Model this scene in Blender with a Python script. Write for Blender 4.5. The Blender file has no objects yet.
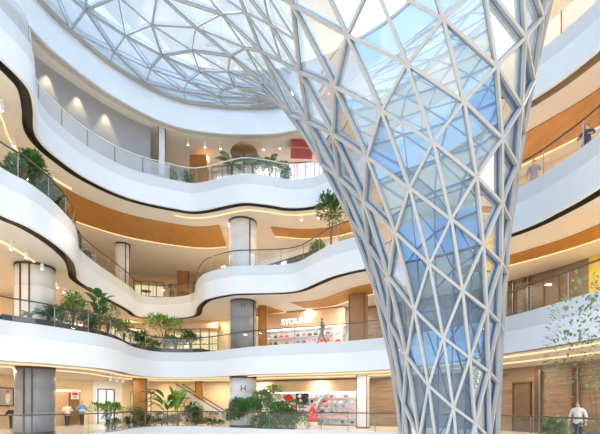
SKY = 3.1
LAMPW = 68
EXPOSURE = 0.03
import bpy, bmesh, math, random
import numpy as np
from mathutils import Vector, Matrix
random.seed(7)
PI = math.pi
SC = bpy.context.scene
COL = SC.collection

# ------------------------------------------------------------------ materials
def new_mat(name):
    m = bpy.data.materials.new(name); m.use_nodes = True
    return m, m.node_tree.nodes, m.node_tree.links
def P(n): return n['Principled BSDF']
def mat(name, col, rough=.5, metal=0., spec=.5, noise=0., scale=4., emit=None, strength=0., stretch=None):
    m, n, l = new_mat(name); b = P(n)
    b.inputs['Base Color'].default_value = (*col, 1)
    b.inputs['Roughness'].default_value = rough
    b.inputs['Metallic'].default_value = metal
    b.inputs['Specular IOR Level'].default_value = spec
    if noise > 0:
        tc = n.new('ShaderNodeTexCoord'); nz = n.new('ShaderNodeTexNoise')
        nz.inputs['Scale'].default_value = scale; nz.inputs['Detail'].default_value = 4
        if stretch:
            mp = n.new('ShaderNodeMapping'); mp.inputs['Scale'].default_value = stretch
            l.new(tc.outputs['Object'], mp.inputs['Vector']); l.new(mp.outputs['Vector'], nz.inputs['Vector'])
        else: l.new(tc.outputs['Object'], nz.inputs['Vector'])
        rp = n.new('ShaderNodeValToRGB')
        a = [max(0, c * (1 - noise)) for c in col]; d = [min(1, c * (1 + noise)) for c in col]
        rp.color_ramp.elements[0].position = .3; rp.color_ramp.elements[1].position = .7
        rp.color_ramp.elements[0].color = (*a, 1); rp.color_ramp.elements[1].color = (*d, 1)
        l.new(nz.outputs['Fac'], rp.inputs['Fac']); l.new(rp.outputs['Color'], b.inputs['Base Color'])
    if emit:
        b.inputs['Emission Color'].default_value = (*emit, 1); b.inputs['Emission Strength'].default_value = strength
    return m
def glass(name, tint, refl=.1, rough=.02, haze=0., hazecol=(.9, .95, 1)):
    m, n, l = new_mat(name); n.remove(P(n)); out = n['Material Output']
    tr = n.new('ShaderNodeBsdfTransparent'); tr.inputs['Color'].default_value = (*tint, 1)
    gl = n.new('ShaderNodeBsdfGlossy'); gl.inputs['Roughness'].default_value = rough
    fr = n.new('ShaderNodeFresnel'); fr.inputs['IOR'].default_value = 1.5
    mx = n.new('ShaderNodeMixShader'); mp = n.new('ShaderNodeMath'); mp.operation = 'MULTIPLY_ADD'
    mp.inputs[1].default_value = .8; mp.inputs[2].default_value = refl * .3
    mp.use_clamp = True
    l.new(fr.outputs[0], mp.inputs[0]); l.new(mp.outputs[0], mx.inputs['Fac'])
    l.new(tr.outputs[0], mx.inputs[1]); l.new(gl.outputs[0], mx.inputs[2])
    last = mx
    if haze > 0:
        df = n.new('ShaderNodeBsdfDiffuse'); df.inputs['Color'].default_value = (*hazecol, 1)
        tl = n.new('ShaderNodeBsdfTranslucent'); tl.inputs['Color'].default_value = (*hazecol, 1)
        ad = n.new('ShaderNodeMixShader'); ad.inputs['Fac'].default_value = .5
        l.new(df.outputs[0], ad.inputs[1]); l.new(tl.outputs[0], ad.inputs[2])
        m2 = n.new('ShaderNodeMixShader'); m2.inputs['Fac'].default_value = haze
        l.new(mx.outputs[0], m2.inputs[1]); l.new(ad.outputs[0], m2.inputs[2]); last = m2
    l.new(last.outputs[0], out.inputs['Surface'])
    return m
def emis(name, col, s):
    m, n, l = new_mat(name); n.remove(P(n))
    e = n.new('ShaderNodeEmission'); e.inputs['Color'].default_value = (*col, 1); e.inputs['Strength'].default_value = s
    l.new(e.outputs[0], n['Material Output'].inputs['Surface'])
    return m
def wood(name, c1, c2, scale=1.5, rough=.4, stretch=(1, 1, 10)):
    m, n, l = new_mat(name); b = P(n); b.inputs['Roughness'].default_value = rough
    tc = n.new('ShaderNodeTexCoord'); mp = n.new('ShaderNodeMapping'); mp.inputs['Scale'].default_value = stretch
    nz = n.new('ShaderNodeTexNoise'); nz.inputs['Scale'].default_value = scale; nz.inputs['Detail'].default_value = 5
    rp = n.new('ShaderNodeValToRGB')
    rp.color_ramp.elements[0].position = .3; rp.color_ramp.elements[1].position = .72
    rp.color_ramp.elements[0].color = (*c1, 1); rp.color_ramp.elements[1].color = (*c2, 1)
    l.new(tc.outputs['Object'], mp.inputs['Vector']); l.new(mp.outputs['Vector'], nz.inputs['Vector'])
    l.new(nz.outputs['Fac'], rp.inputs['Fac']); l.new(rp.outputs['Color'], b.inputs['Base Color'])
    return m
M = {}
M['white'] = mat('white_panel', (.80, .845, .895), .32, spec=.4, noise=.02, scale=.6)
M['gasket'] = mat('dark_gasket', (.13, .19, .27), .45, noise=.05)
M['upstand'] = mat('pale_grey_upstand', (.68, .72, .765), .35, spec=.4, noise=.02, scale=.6)
M['steel'] = mat('painted_steel', (.42, .415, .40), .38, noise=.04, scale=3)
M['slot'] = mat('dark_bronze', (.045, .038, .032), .55, noise=.2, scale=2)
M['slotbrown'] = mat('brown_shadow_gap', (.11, .075, .045), .55, noise=.2, scale=2)
M['slotgold'] = mat('bronze_edge', (.42, .30, .18), .5, noise=.1, scale=2)
M['beige'] = mat('beige_ceiling', (.76, .70, .62), .7, noise=.03, scale=.7)
M['cream'] = mat('cream_wall', (.80, .66, .46), .6, noise=.05, scale=.8)
M['grey'] = mat('grey_wall', (.36, .36, .37), .6, noise=.06, scale=.8)
M['goldwood'] = wood('golden_wood', (.40, .175, .03), (.50, .23, .045), 1.2, .45, (3, .6, 1))
M['midwood'] = wood('brown_wood', (.27, .13, .035), (.38, .19, .055), 2, .45, (6, 6, .6))
M['darkwood'] = wood('walnut_wood', (.20, .105, .04), (.30, .16, .065), 2, .45, (6, 6, .6))
M['stone'] = wood('travertine', (.17, .115, .075), (.31, .22, .15), 1.4, .35, (.6, .6, 5))
M['floor'] = mat('pale_floor_stone', (.76, .70, .63), .25, noise=.06, scale=1.5)
M['colwhite'] = mat('column_white', (.72, .73, .74), .4, noise=.03, scale=1.5)
M['colgrey'] = mat('column_grey', (.25, .26, .28), .35, noise=.05, scale=1.5)
M['brown'] = mat('brown_metal', (.10, .06, .04), .4, metal=.4, noise=.05)
M['rail'] = mat('rail_metal', (.13, .11, .095), .35, metal=.6, noise=.1)
M['post'] = mat('post_metal', (.32, .30, .28), .35, metal=.6, noise=.1)
M['gclear'] = glass('balustrade_glass', (.93, .97, .97), .12)
M['gfrit'] = glass('fritted_glass', (.9, .95, .97), .12, haze=.6)
M['gpane'] = glass('funnel_glass', (.56, .76, .94), .05, haze=.09, hazecol=(.70, .85, 1))
M['gblue'] = glass('funnel_glass_blue', (.36, .60, .90), .08)
M['gwhite'] = glass('funnel_glass_frit', (.78, .92, 1.0), .06, haze=.20, hazecol=(.9, .96, 1))
M['groof'] = glass('parapet_glass', (.08, .25, .45), .25, haze=.7, hazecol=(.07, .22, .38))
M['shop'] = glass('shop_glass', (.96, .98, .98), .08)
M['cove'] = emis('cove_led', (1, .64, .30), 1.7)
M['lamp'] = emis('lamp_warm', (1, .85, .65), 9)
M['signlight'] = emis('sign_white', (.92, .96, 1), 3)
M['shoplight'] = emis('shop_light_panel', (1, .95, .88), 5)
M['yellow'] = mat('yellow_wall', (.72, .56, .07), .5, noise=.05)
M['greyshop'] = mat('grey_shop_wall', (.45, .46, .46), .4, noise=.25, scale=1.2)
M['pinkshop'] = mat('pink_shop_wall', (.80, .45, .66), .5, noise=.15, scale=1)
M['black'] = mat('black_paint', (.03, .03, .035), .5, noise=.1)
M['plainwhite'] = mat('plain_white', (.85, .85, .84), .5, noise=.02)

# ------------------------------------------------------------------ object helpers
def link(o, parent=None):
    COL.objects.link(o)
    if parent is not None: o.parent = parent
    return o
def mesh_obj(name, V, Fc, m, parent=None, smooth=False, mi=None):
    me = bpy.data.meshes.new(name); me.from_pydata([tuple(v) for v in V], [], Fc)
    for q in (m if isinstance(m, (list, tuple)) else [m]): me.materials.append(q)
    if mi is not None: me.polygons.foreach_set('material_index', mi)
    if smooth: me.polygons.foreach_set('use_smooth', [True] * len(me.polygons))
    me.update()
    return link(bpy.data.objects.new(name, me), parent)
def tag(o, label=None, cat=None, group=None, kind=None):
    if label: o['label'] = label
    if cat: o['category'] = cat
    if group: o['group'] = group
    if kind: o['kind'] = kind
    return o
def struct(o, label=None, cat=None): return tag(o, label, cat, kind='structure')
def empty(name, loc, label, cat, group=None, rz=0):
    o = bpy.data.objects.new(name, None); o.empty_display_size = .2
    COL.objects.link(o); o.location = loc; o.rotation_euler = (0, 0, rz)
    return tag(o, label, cat, group)
class MB:                                   # collects shapes, builds one mesh object
    def __init__(s): s.V = []; s.F = []; s.I = []
    def add(s, V, Fc, mi=0):
        k = len(s.V); s.V += [tuple(v) for v in V]
        s.F += [tuple(i + k for i in f) for f in Fc]; s.I += [mi] * len(Fc); return s
    def box(s, c, size, rz=0, mi=0):
        x, y, z = (q / 2 for q in size); ca, sa = math.cos(rz), math.sin(rz)
        V = []
        for dx, dy, dz in ((-x,-y,-z),(x,-y,-z),(x,y,-z),(-x,y,-z),(-x,-y,z),(x,-y,z),(x,y,z),(-x,y,z)):
            V.append((c[0] + dx*ca - dy*sa, c[1] + dx*sa + dy*ca, c[2] + dz))
        return s.add(V, [(0,3,2,1),(4,5,6,7),(0,1,5,4),(1,2,6,5),(2,3,7,6),(3,0,4,7)], mi)
    def tube(s, pts, r, n=8, mi=0, cap=True):
        pts = [Vector(p) for p in pts]; R = r if isinstance(r, (list, tuple)) else [r] * len(pts)
        up = None; V = []; Fc = []
        for i, p in enumerate(pts):
            t = (pts[min(i+1, len(pts)-1)] - pts[max(i-1, 0)]).normalized()
            if up is None: up = Vector((0,0,1)) if abs(t.z) < .9 else Vector((1,0,0))
            a = t.cross(up).normalized(); b = a.cross(t).normalized(); up = b
            for k in range(n):
                q = 2*PI*k/n; V.append(p + (a*math.cos(q) + b*math.sin(q)) * R[i])
        for i in range(len(pts)-1):
            for k in range(n):
                Fc.append((i*n+k, i*n+(k+1) % n, (i+1)*n+(k+1) % n, (i+1)*n+k))
        if cap: Fc += [tuple(range(n-1,-1,-1)), tuple((len(pts)-1)*n + k for k in range(n))]
        return s.add(V, Fc, mi)
    def lathe(s, prof, c=(0,0,0), n=24, mi=0):
        V = []; Fc = []
        for r, z in prof:
            for k in range(n): V.append((c[0] + r*math.cos(2*PI*k/n), c[1] + r*math.sin(2*PI*k/n), c[2] + z))
        for i in range(len(prof)-1):
            for k in range(n): Fc.append((i*n+k, i*n+(k+1) % n, (i+1)*n+(k+1) % n, (i+1)*n+k))
        Fc += [tuple(range(n-1,-1,-1)), tuple((len(prof)-1)*n + k for k in range(n))]
        return s.add(V, Fc, mi)
    def build(s, name, m, parent=None, smooth=False):
        return mesh_obj(name, s.V, s.F, m, parent, smooth, s.I)
ORD = 'first second third fourth fifth sixth seventh eighth ninth tenth eleventh twelfth thirteenth fourteenth fifteenth sixteenth seventeenth eighteenth nineteenth twentieth'.split()
def nth(k): return 'leftmost' if k == 0 else ORD[k] + ' from left'
def copy_tree(o, parent=None):
    c = o.copy(); COL.objects.link(c); c.parent = parent
    for ch in list(o.children): copy_tree(ch, c)
    return c

# ------------------------------------------------------------------ plan curves (metres; x right, y away from the camera)
def spline(pts, n=7):
    p = np.array(pts, float); q = np.vstack([2*p[0]-p[1], p, 2*p[-1]-p[-2]]); out = []
    for i in range(len(p)-1):
        a, b, c, d = q[i], q[i+1], q[i+2], q[i+3]
        for k in range(n):
            t = k/n
            out.append(.5*((2*b) + (c-a)*t + (2*a-5*b+4*c-d)*t*t + (3*b-a-3*c+d)*t**3))
    out.append(p[-1]); return np.array(out)
NS = 7
L2E = [(-15.0,12),(-14.5,15),(-13.7,18.2),(-12.7,19.4),(-11.75,20.9),(-11.05,22.4),(-10.9,24.5),(-11.2,27),(-10.6,29.2),(-8.7,29.8),(-6.9,29.4),(-4.9,28),(-3,26.7),(-.9,25.9),(1.8,25),(4.8,23.2),(7.5,20.5),(9.1,17.8),(9.9,14.9),(10.4,12),(10.6,8)]
L2W = [(-22,12),(-21.8,16),(-21.5,20.5),(-21,23.5),(-20.3,26.5),(-19.3,29.3),(-18.2,31.8),(-16.8,34),(-14.5,35.8),(-11,36.3),(-8,35.8),(-4.8,34.8),(-2,33.8),(1,32.6),(4,31.2),(7.8,29),(12,25.5),(14.8,20.5),(16,16),(16.5,12.5),(16.8,8)]
L3E = [(-13,8),(-12.4,12),(-11.85,15.7),(-11.45,17),(-11.4,18.8),(-11.8,21),(-12.6,22.8),(-13.3,24.3),(-13.5,26.8),(-13.5,29),(-13.5,32),(-13.7,34),(-12.6,34.9),(-10.6,34.7),(-9,33.6),(-8.1,31),(-7.3,29.3),(-6.5,28.3),(-5,27.3),(-4,27),(-1.5,26.8),(-.2,26.3),(1,24.6),(1.76,23.5),(2.9,22.5),(5,21.2),(7.4,19.6),(9.4,17.3),(10.1,15.4),(10.35,13.7),(10.4,10),(10.3,6)]
L3W = [(-22,8),(-22,12),(-21.8,17),(-21.6,19.5),(-21.3,22),(-21,25),(-20.8,28),(-20.5,31),(-20,34),(-19.3,36.5),(-18,39),(-16,40.6),(-13,41),(-9.5,40.6),(-6.5,39.5),(-4.5,38),(-3.2,36.8),(-2,35.8),(-.5,34.5),(.5,33.7),(2,32.6),(3.2,31.7),(4.5,30.6),(5.5,29.8),(7,28.6),(9.3,26.8),(12,24),(14.5,19.8),(15.8,16.5),(16.2,14),(16.6,10),(16.8,6)]
L4E = [(-11.8,10),(-11.3,14.5),(-11.1,15.9),(-11.2,16.8),(-11.85,18),(-12.5,19),(-12.8,19.9),(-12.75,21.1),(-12.2,23.1),(-10.7,25.2),(-8.3,26.5),(-6.8,26.8),(-3.9,25.75),(-2.2,25.95),(-.7,26.4),(.7,26.2),(1.6,25.6),(4,23.9),(7,21.2),(9.85,17.1),(10.7,15.4),(11,14),(11.1,10),(10.8,6)]
L4W = [(-22,10),(-21.8,15.5),(-21.6,18.5),(-21.4,21),(-21,23.5),(-20.6,25.5),(-20.2,27),(-19.5,29),(-18,31.5),(-14.5,33.8),(-10.5,34.5),(-7.5,34.2),(-3.5,33),(-1,32.5),(1,32),(3,31.4),(4.3,30.8),(7,29),(11,25.8),(14.8,20),(16,16.5),(16.5,14),(16.8,10),(16.8,6)]
L5E = [(-13.2,8),(-13.4,14),(-13.4,17.5),(-13.1,20.2),(-12.4,22),(-11.2,24),(-9.5,25.8),(-7.8,26.8),(-5.5,27.3),(-3.6,27.4),(-1.2,27.2),(2,26),(5,23.8),(7.3,21.2),(9.5,18),(10.8,14.5),(11,10),(10.6,6)]
L5W = [(-22,8),(-22,15),(-22,20.5),(-21.5,25),(-20.5,28.5),(-18,31.5),(-14.5,33.5),(-10.5,34.3),(-6.5,34.3),(-3.5,34),(0,33.3),(4,31.5),(8.5,28.5),(11.5,25),(15,20),(16.5,15.5),(16.8,10),(16.8,6)]
class Level:
    def __init__(s, E, W, z, t=1.85):
        s.E = spline(E, NS); s.W = spline(W, NS); s.z = z
        T = np.gradient(s.E, axis=0); T /= np.linalg.norm(T, axis=1)[:, None]
        s.N = np.c_[-T[:, 1], T[:, 0]]
        s.bot = np.full(len(s.E), z - t)
        s.D = s.W - s.E; s.dl = np.linalg.norm(s.D, axis=1); s.U = s.D / s.dl[:, None]
    def off(s, d): return s.E + s.N * d                    # parallel to the edge
    def inn(s, d): return s.off(.75) + s.U * (np.asarray(d) - .75)   # towards the shop wall
LV = {1: Level(L2E, L2W, 0.), 2: Level(L2E, L2W, 5.5), 3: Level(L3E, L3W, 11.), 4: Level(L4E, L4W, 16.5), 5: Level(L5E, L5W, 22.)}
x2 = LV[2].E[:, 0]; LV[2].bot = 5.5 - np.interp(x2, [5, 9], [1.85, 1.60])

def strips(segs, name, m, i0=0, i1=None, parent=None):
    """segs: list of ((xy, z), (xy, z)) pairs of rows; each pair becomes its own smooth strip"""
    V = []; Fc = []
    for (A, za), (B, zb) in segs:
        za = np.broadcast_to(za, len(A)); zb = np.broadcast_to(zb, len(B)); k = len(V)
        a = list(range(len(A)))[i0:i1]
        for i in a: V.append((A[i][0], A[i][1], za[i])); V.append((B[i][0], B[i][1], zb[i]))
        for j in range(len(a)-1): Fc.append((k+2*j, k+2*j+2, k+2*j+3, k+2*j+1))
    return mesh_obj(name, V, Fc, m, parent, True)
for n, L in LV.items():
    z, b = L.z, L.bot
    o = strips([((L.off(.45), z+.02), (L.off(.04), z+.02)), ((L.off(.04), z+.02), (L.off(.04), z-.66))], 'trim_%d' % (n+10), M['upstand' if n < 5 else 'white']); struct(o)
    o = strips([((L.off(.04), z-.66), (L.off(0), z-.70)),
            ((L.off(0), z-.70), (L.off(0), b)), ((L.off(0), b), (L.off(.14), b)), ((L.off(.14), b), (L.off(.14), b+.35))], 'trim_%d' % n, M['white'])
    struct(o, ['', 'white lower fascia edge of the ground gallery', 'smooth white curved fascia of the second gallery, lowest full band', 'white wavy fascia of the third gallery with a deep recess at left', 'white wavy fascia of the fourth gallery', 'white fascia ring under the glass roof'][n], 'fascia')
    brk = {3: (-9, 99, ('slotbrown', 'slot')), 4: (2, 99, ('slot', 'slotgold'))}.get(n, (99, 99, ({1: 'slotbrown', 2: 'slotgold', 5: 'beige'}.get(n), None)))
    far = [i for i in range(len(L.E)) if L.E[i, 0] > brk[0] and L.E[i, 1] > 5]
    for (a_, b_), mm in zip(((0, far[0]+1 if far else len(L.E)), (far[0] if far else len(L.E), len(L.E))), brk[2]):
        if b_-a_ < 2: continue
        o = strips([((L.off(.14), b+.35), (L.off(.56), b+.35)), ((L.off(.56), b+.35), (L.off(.56), b+.02))], 'trim_%d' % (n+5), M[mm], a_, b_)
        struct(o)
    if n > 1:
        beyond = L.E + L.D * (2.1 if n == 4 else 1.5)
        o = strips([((L.off(.56), b+.02), (L.off(.80), b)), ((L.off(.80), b), (L.inn(3.2), b)), ((L.inn(3.2), b), (beyond, b))], 'ceiling', M['beige'])
        struct(o)
    o = strips([((L.off(.40), z), (L.E + L.D*1.02, z))], 'floor' if n < 5 else 'ceiling', M['floor'])
    struct(o)
# storey walls (between a floor and the ceiling above), split where the finish changes along the wall
def pxb(x): return (x-300)/400
WALLS = {}
FIN = {1: [(-999, 'cream'), (92, 'plainwhite'), (118, 'cream'), (256, 'plainwhite'), (362, 'stone')],
       2: [(-999, 'cream'), (262, 'plainwhite'), (350, 'stone'), (577, 'yellow')],
       3: [(-999, 'cream'), (250, 'greyshop'), (345, 'cream')],
       4: [(-999, 'greyshop'), (286, 'pinkshop'), (420, 'cream')]}
for n in (1, 2, 3, 4):
    L = LV[n]; top = LV[n+1].bot.min() + (.25 if n > 1 else .28)
    WALLS[n] = (L.W, L.z, top); bear = L.W[:, 0] / L.W[:, 1] * 400 + 300
    cuts = [q[0] for q in FIN[n]] + [99999]
    for k, (x0, mname) in enumerate(FIN[n]):
        idx = [i for i in range(len(bear)) if cuts[k] <= bear[i] < cuts[k+1]]
        if not idx: continue
        i0, i1 = max(0, idx[0]), min(len(bear), idx[-1]+2)
        o = strips([((L.W, L.z), (L.W, top))], 'wall_gallery', M[mname], i0, i1); struct(o)
# atrium floor below
mb = MB(); mb.lathe([(17, -.3), (17, 0)], (-1, 13, -5.5), 48); o = mb.build('floor', M['floor']); struct(o)

def wall_at(n, bearing, back=0., curve=None):
    """point where a plan bearing x/y from the entrance side meets the shop wall, with the wall's angle"""
    C = WALLS[n][0] if curve is None else curve
    f = C[:, 0] - bearing * C[:, 1]
    for i in range(len(f)-1):
        if f[i] <= 0 < f[i+1]:
            t = f[i]/(f[i]-f[i+1]); p = C[i] + t*(C[i+1]-C[i]); d = C[i+1]-C[i]
            a = math.atan2(d[1], d[0]); return p[0] + math.sin(a)*back, p[1] - math.cos(a)*back, a
    raise ValueError(bearing)
# ------------------------------------------------------------------ the glass funnel
FX, FY, FR = 5.77, 15.37, 1.62
RIM = np.array([(-13.2,12),(-13.4,14.5),(-13.4,17.5),(-13.1,20.2),(-12.4,22),(-11.2,24),(-9.5,25.8),(-7.8,26.8),(-5.5,27.3),(-3.6,27.4),(-1.2,27.2),(2,26),(5,23.8),(7.3,21.2),(9.5,18),(10.8,14.5),(11,10),(10.2,5),(8,1),(4,-1.8),(0,-2.8),(-4,-2.4),(-8,.2),(-11,4),(-12.5,8)])
def rim_dense():
    q = np.vstack([RIM, RIM[:1]]); s = np.r_[0, np.cumsum(np.linalg.norm(np.diff(q, axis=0), axis=1))]
    u = np.linspace(0, s[-1], 800, endpoint=False)
    return np.c_[np.interp(u, s, q[:,0]), np.interp(u, s, q[:,1])][::-1]     # counter-clockwise
RD = rim_dense()
ra = np.unwrap(np.arctan2(RD[:,1]-FY, RD[:,0]-FX)); rd = np.hypot(RD[:,0]-FX, RD[:,1]-FY)
if ra[-1] < ra[0]: RD = RD[::-1]; ra = np.unwrap(np.arctan2(RD[:,1]-FY, RD[:,0]-FX)); rd = np.hypot(RD[:,0]-FX, RD[:,1]-FY)
PH0 = math.radians(-110.6)
ang = np.r_[ra-2*PI, ra, ra+2*PI, ra+4*PI]; dist = np.tile(rd, 4)
arc = np.arange(len(ang)) / len(ra) * 2*PI
arc0 = np.interp(PH0, ang, arc)
def rimdist(th): return np.interp((th - ang[0]) % (2*PI) + ang[0], ang, dist)
def arc_theta(ph):                       # angle at which an even spacing along the rim would put this meridian
    k = math.floor((ph-PH0)/(2*PI)); r = ph - k*2*PI
    return np.interp(arc0 + (r-PH0), arc, ang) + k*2*PI
KZ = [-5.6, 0, 4, 8, 11, 14, 17, 19.5, 21, 22]; KS = [0, .009, .04, .097, .175, .266, .40, .635, .83, 1]
zz = np.linspace(-5.6, 22, 400); ss = np.interp(zz, KZ, KS)
ker = np.ones(25)/25; sp = np.convolve(np.pad(ss, 12, mode='reflect', reflect_type='odd'), ker, 'valid')
def prof(z): return float(np.interp(z, zz, sp))
KT = [-5.5, -4.5, -3.5, -2.5, -1.5, -.5, .5, 1.5, 2.5, 3.5, 4.5, 5.5, 6.5, 7.5, 8.5, 9.5, 10.5, 11.5, 12.5, 13.5, 14.5, 15.5]
KTZ = [-6.9, -4.9, -2.9, -.88, 1.12, 2.71, 4.23, 5.69, 7.04, 8.27, 9.39, 10.4, 11.34, 12.23, 13.07, 14.2, 15.5, 16.9, 18.4, 19.8, 21.0, 22]
def surf(ph, tau):
    z = float(np.interp(tau, KT, KTZ)); z = min(22, max(-5.5, z)); s = prof(z)
    g = min(1, s*2.79)**.665 * .9 if s > 0 else 0
    th = ph + (arc_theta(ph) - ph) * g + .02*min(z-3.9, 10)
    r = FR + s*(rimdist(th) - FR)
    return Vector((FX + r*math.cos(th), FY + r*math.sin(th), z))
def nrm(ph, tau):
    e = .02; a = surf(ph+e, tau)-surf(ph-e, tau); b = surf(ph, tau+e)-surf(ph, tau-e)
    return a.cross(b).normalized()       # outwards and down
NN, KK, BETA = 12, 6, .2189
DPH = (2*PI - KK*BETA) / NN
def lat(i, j):
    ph = PH0 - .0937 + i*DPH - j*BETA; tau = .2271 - (.5*i + j); q = ph - PH0
    u = min(1.2, max(0, (tau+2)/8))
    return ph, tau - (-.3156+1.1537*u)*math.sin(q) + (.4539+1.9322*u)*(1-math.cos(q))
T0, T1, TS = -4.8, 15.5, 9.5
SI = [0, 0, 1, 1, 0, 0, 0, 1]                 # the inner lip and face of a strut are dark gasket
cam = Vector((0, 0, 1.6))
struts = []; panes = []
def strut_shape(p, q, n, w, d):
    x = (q-p); ln = x.length
    if ln < .05: return None
    x /= ln; y = n.cross(x).normalized(); n = x.cross(y).normalized()
    if n.z > 0 and abs(n.z) > .9: n = -n
    V = []
    for e in (p - x*w*.35, q + x*w*.35):
        for a, b in ((-1,-.62),(1,-.62),(1,-.32),(1,.38),(-1,.38),(-1,-.32)):
            V.append(e + y*(a*w/2) - n*(-b*d))
    return V, [(0,1,2,3,4,5),(11,10,9,8,7,6)] + [(k, k+6, (k+1) % 6 + 6, (k+1) % 6) for k in range(6)]
def add_strut(a, b, w, d):
    (pa, ta), (pb, tb) = a, b
    if max(ta, tb) <= T0 or min(ta, tb) >= T1: return
    def cut(p, t, p2, t2):
        if t > T1: f = (T1-t)/(t2-t); return p+(p2-p)*f, T1
        if t < T0: f = (T0-t)/(t2-t); return p+(p2-p)*f, T0
        return p, t
    A = cut(pa, ta, pb, tb); B = cut(pb, tb, pa, ta)
    p, q = surf(*A), surf(*B); m = ((A[0]+B[0])/2, (A[1]+B[1])/2)
    nn = nrm(*m); fc = max(0, min(1, .5 - 1.2*nn.dot((p-cam).normalized()))); w *= .55 + .5*fc
    s = strut_shape(p, q, nn, w, d)
    if s is None: return
    mid = (p+q)/2; D = mid - cam; size = (q-p).length * w / max(D.length, 1)**2
    vis = mid.y > 1 and abs(mid.x/mid.y) < .78 and (mid.z-1.6)/mid.y < 1.05
    struts.append((size if vis else 0, s))
seen = set()
def mid(a, b): return ((a[0]+b[0])/2, (a[1]+b[1])/2)
def tri(a, b, c, deep=0):
    t = (a[1]+b[1]+c[1])/3
    if max(a[1], b[1], c[1]) <= T0 or min(a[1], b[1], c[1]) >= T1: return
    if t > TS and deep == 0:
        ab, bc, ca = mid(a, b), mid(b, c), mid(c, a)
        for q in ((a, ab, ca), (ab, b, bc), (ca, bc, c), (ab, bc, ca)): tri(*q, deep=1)
        for q, r in ((ab, bc), (bc, ca), (ca, ab)): add_strut(q, r, .035, .06)
        return
    panes.append((a, b, c))
jr = range(-32, 20)
for i in range(NN):
    for j in jr:
        A, B, C, D2 = lat(i, j), lat(i+1, j), lat(i, j+1), lat(i+1, j+1)
        tri(A, B, D2); tri(A, D2, C)
        for q in (B, C, D2):
            if mid(A, q)[1] > TS:
                h = mid(A, q); add_strut(A, h, .068, .11); add_strut(h, q, .068, .11)
            else: add_strut(A, q, .082, .14)
fun = empty('funnel_column', (FX, FY, -5.5), 'giant flared glass column of white steel triangles in the middle of the atrium', 'glass column')
bpy.context.view_layer.update()
off = Vector((FX, FY, -5.5))
struts.sort(key=lambda s: -s[0])
for k, (sz, (V, Fc)) in enumerate(struts[:100]):
    c = sum(V, Vector())/12
    o = mesh_obj('strut', [v-c for v in V], Fc, [M['steel'], M['gasket']], fun, mi=SI); o.location = c - off
mb = MB()
for sz, (V, Fc) in struts[100:]:
    mb.add([v-off for v in V], Fc); mb.I[-8:] = SI
o = mb.build('strut', [M['steel'], M['gasket']], fun); o['kind'] = 'stuff'
mb = MB(); rg = random.Random(3)
for tr in panes:
    cl = [(p, min(T1, max(T0, t))) for p, t in tr]
    V = [surf(*q) for q in cl]
    if (V[1]-V[0]).cross(V[2]-V[0]).length < .01: continue
    n = nrm(sum(q[0] for q in cl)/3, sum(q[1] for q in cl)/3)
    zc = sum(v.z for v in V)/3
    r = rg.random()
    mi = 1 if (r < .30 and zc < 11.5) else (2 if zc > 11.0 else 0)
    mb.add([v - n*.11 - off for v in V], [(0,1,2)], mi)
mb.build('glass_skin', [M['gpane'], M['gblue'], M['gwhite']], fun)
# rim ring beam and base shoe
mb = MB(); pts = [surf(PH0 + 2*PI*k/160, T1) - off for k in range(161)]
mb.tube(pts, .16, 8, cap=False); mb.build('rim_beam', M['steel'], fun, True)
mb = MB(); mb.lathe([(1.95, 0), (1.95, .35), (1.75, .4)], (0,0,0), 40); mb.build('base_ring', M['steel'], fun)
# glass parapet ring on the roof beyond the rim
par = empty('roof_parapet', (0, 13, 22.05), 'curved blue glass parapet wall standing on the roof around the skylight', 'parapet')
c0 = np.array((-1., 13.)); ring = RD[::8]; o1 = c0 + (ring-c0)*1.06
mb = MB(); n = len(o1)
V = [(p[0], p[1]-13, 0) for p in o1] + [(p[0], p[1]-13, 3.0) for p in o1]
mb.add(V, [(k, (k+1) % n, n+(k+1) % n, n+k) for k in range(n)]); mb.build('glass_wall', M['groof'], par)
mb = MB(); mb.tube([(p[0], p[1]-13, 3.0) for p in np.vstack([o1, o1[:1]])], .12, 6, cap=False); mb.tube([(p[0], p[1]-13, .1) for p in np.vstack([o1, o1[:1]])], .15, 6, cap=False)
mb.build('frame', M['steel'], par)
# ------------------------------------------------------------------ ceilings: timber panels, cove lights, lamps
def sel(n, x0, x1):
    L = LV[n]; b = L.E[:, 0]/L.E[:, 1]*400 + 300
    idx = [i for i in range(len(b)) if L.E[i, 1] > 9 and x0 <= b[i] <= x1]
    return (idx[0], idx[-1]+1) if idx else (0, 0)
def timber(n, i0, i1, o0, o1, label, cove_out=True):
    L = LV[n]; z = L.bot
    o = strips([((L.inn(o0), z-.004), (L.inn(o0), z-.05)), ((L.inn(o0), z-.05), (L.inn((o0+o1)/2), z-.05)), ((L.inn((o0+o1)/2), z-.05), (L.inn(o1), z-.05))], 'ceiling_panel', M['goldwood'], i0, i1)
    struct(o, label, 'ceiling panel')
    o = strips([((L.inn(o1), z-.004), (L.inn(o1), z-.06)), ((L.inn(o1), z-.06), (L.inn(o1+.13), z-.06)), ((L.inn(o1+.13), z-.06), (L.inn(o1+.13), z-.004))], 'cove_light', M['cove'], i0, i1)
    tag(o, 'glowing light strip edging the ' + label, 'cove light')
def cove(n, i0, i1, o, label, w=.12):
    L = LV[n]; z = L.bot
    q = strips([((L.inn(o), z-.004), (L.inn(o), z-.05)), ((L.inn(o), z-.05), (L.inn(o+w), z-.05)), ((L.inn(o+w), z-.05), (L.inn(o+w), z-.004))], 'cove_light', M['cove'], i0, i1)
    tag(q, label, 'cove light')
a, b = sel(4, 60, 212); timber(4, a, b, 2.4, 6.3, 'large golden timber ceiling panel above the recessed third gallery')
a, b = sel(4, 262, 345); timber(4, a, b, 3.4, 5.0, 'slim golden timber ceiling panel above the third gallery shop')
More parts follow.
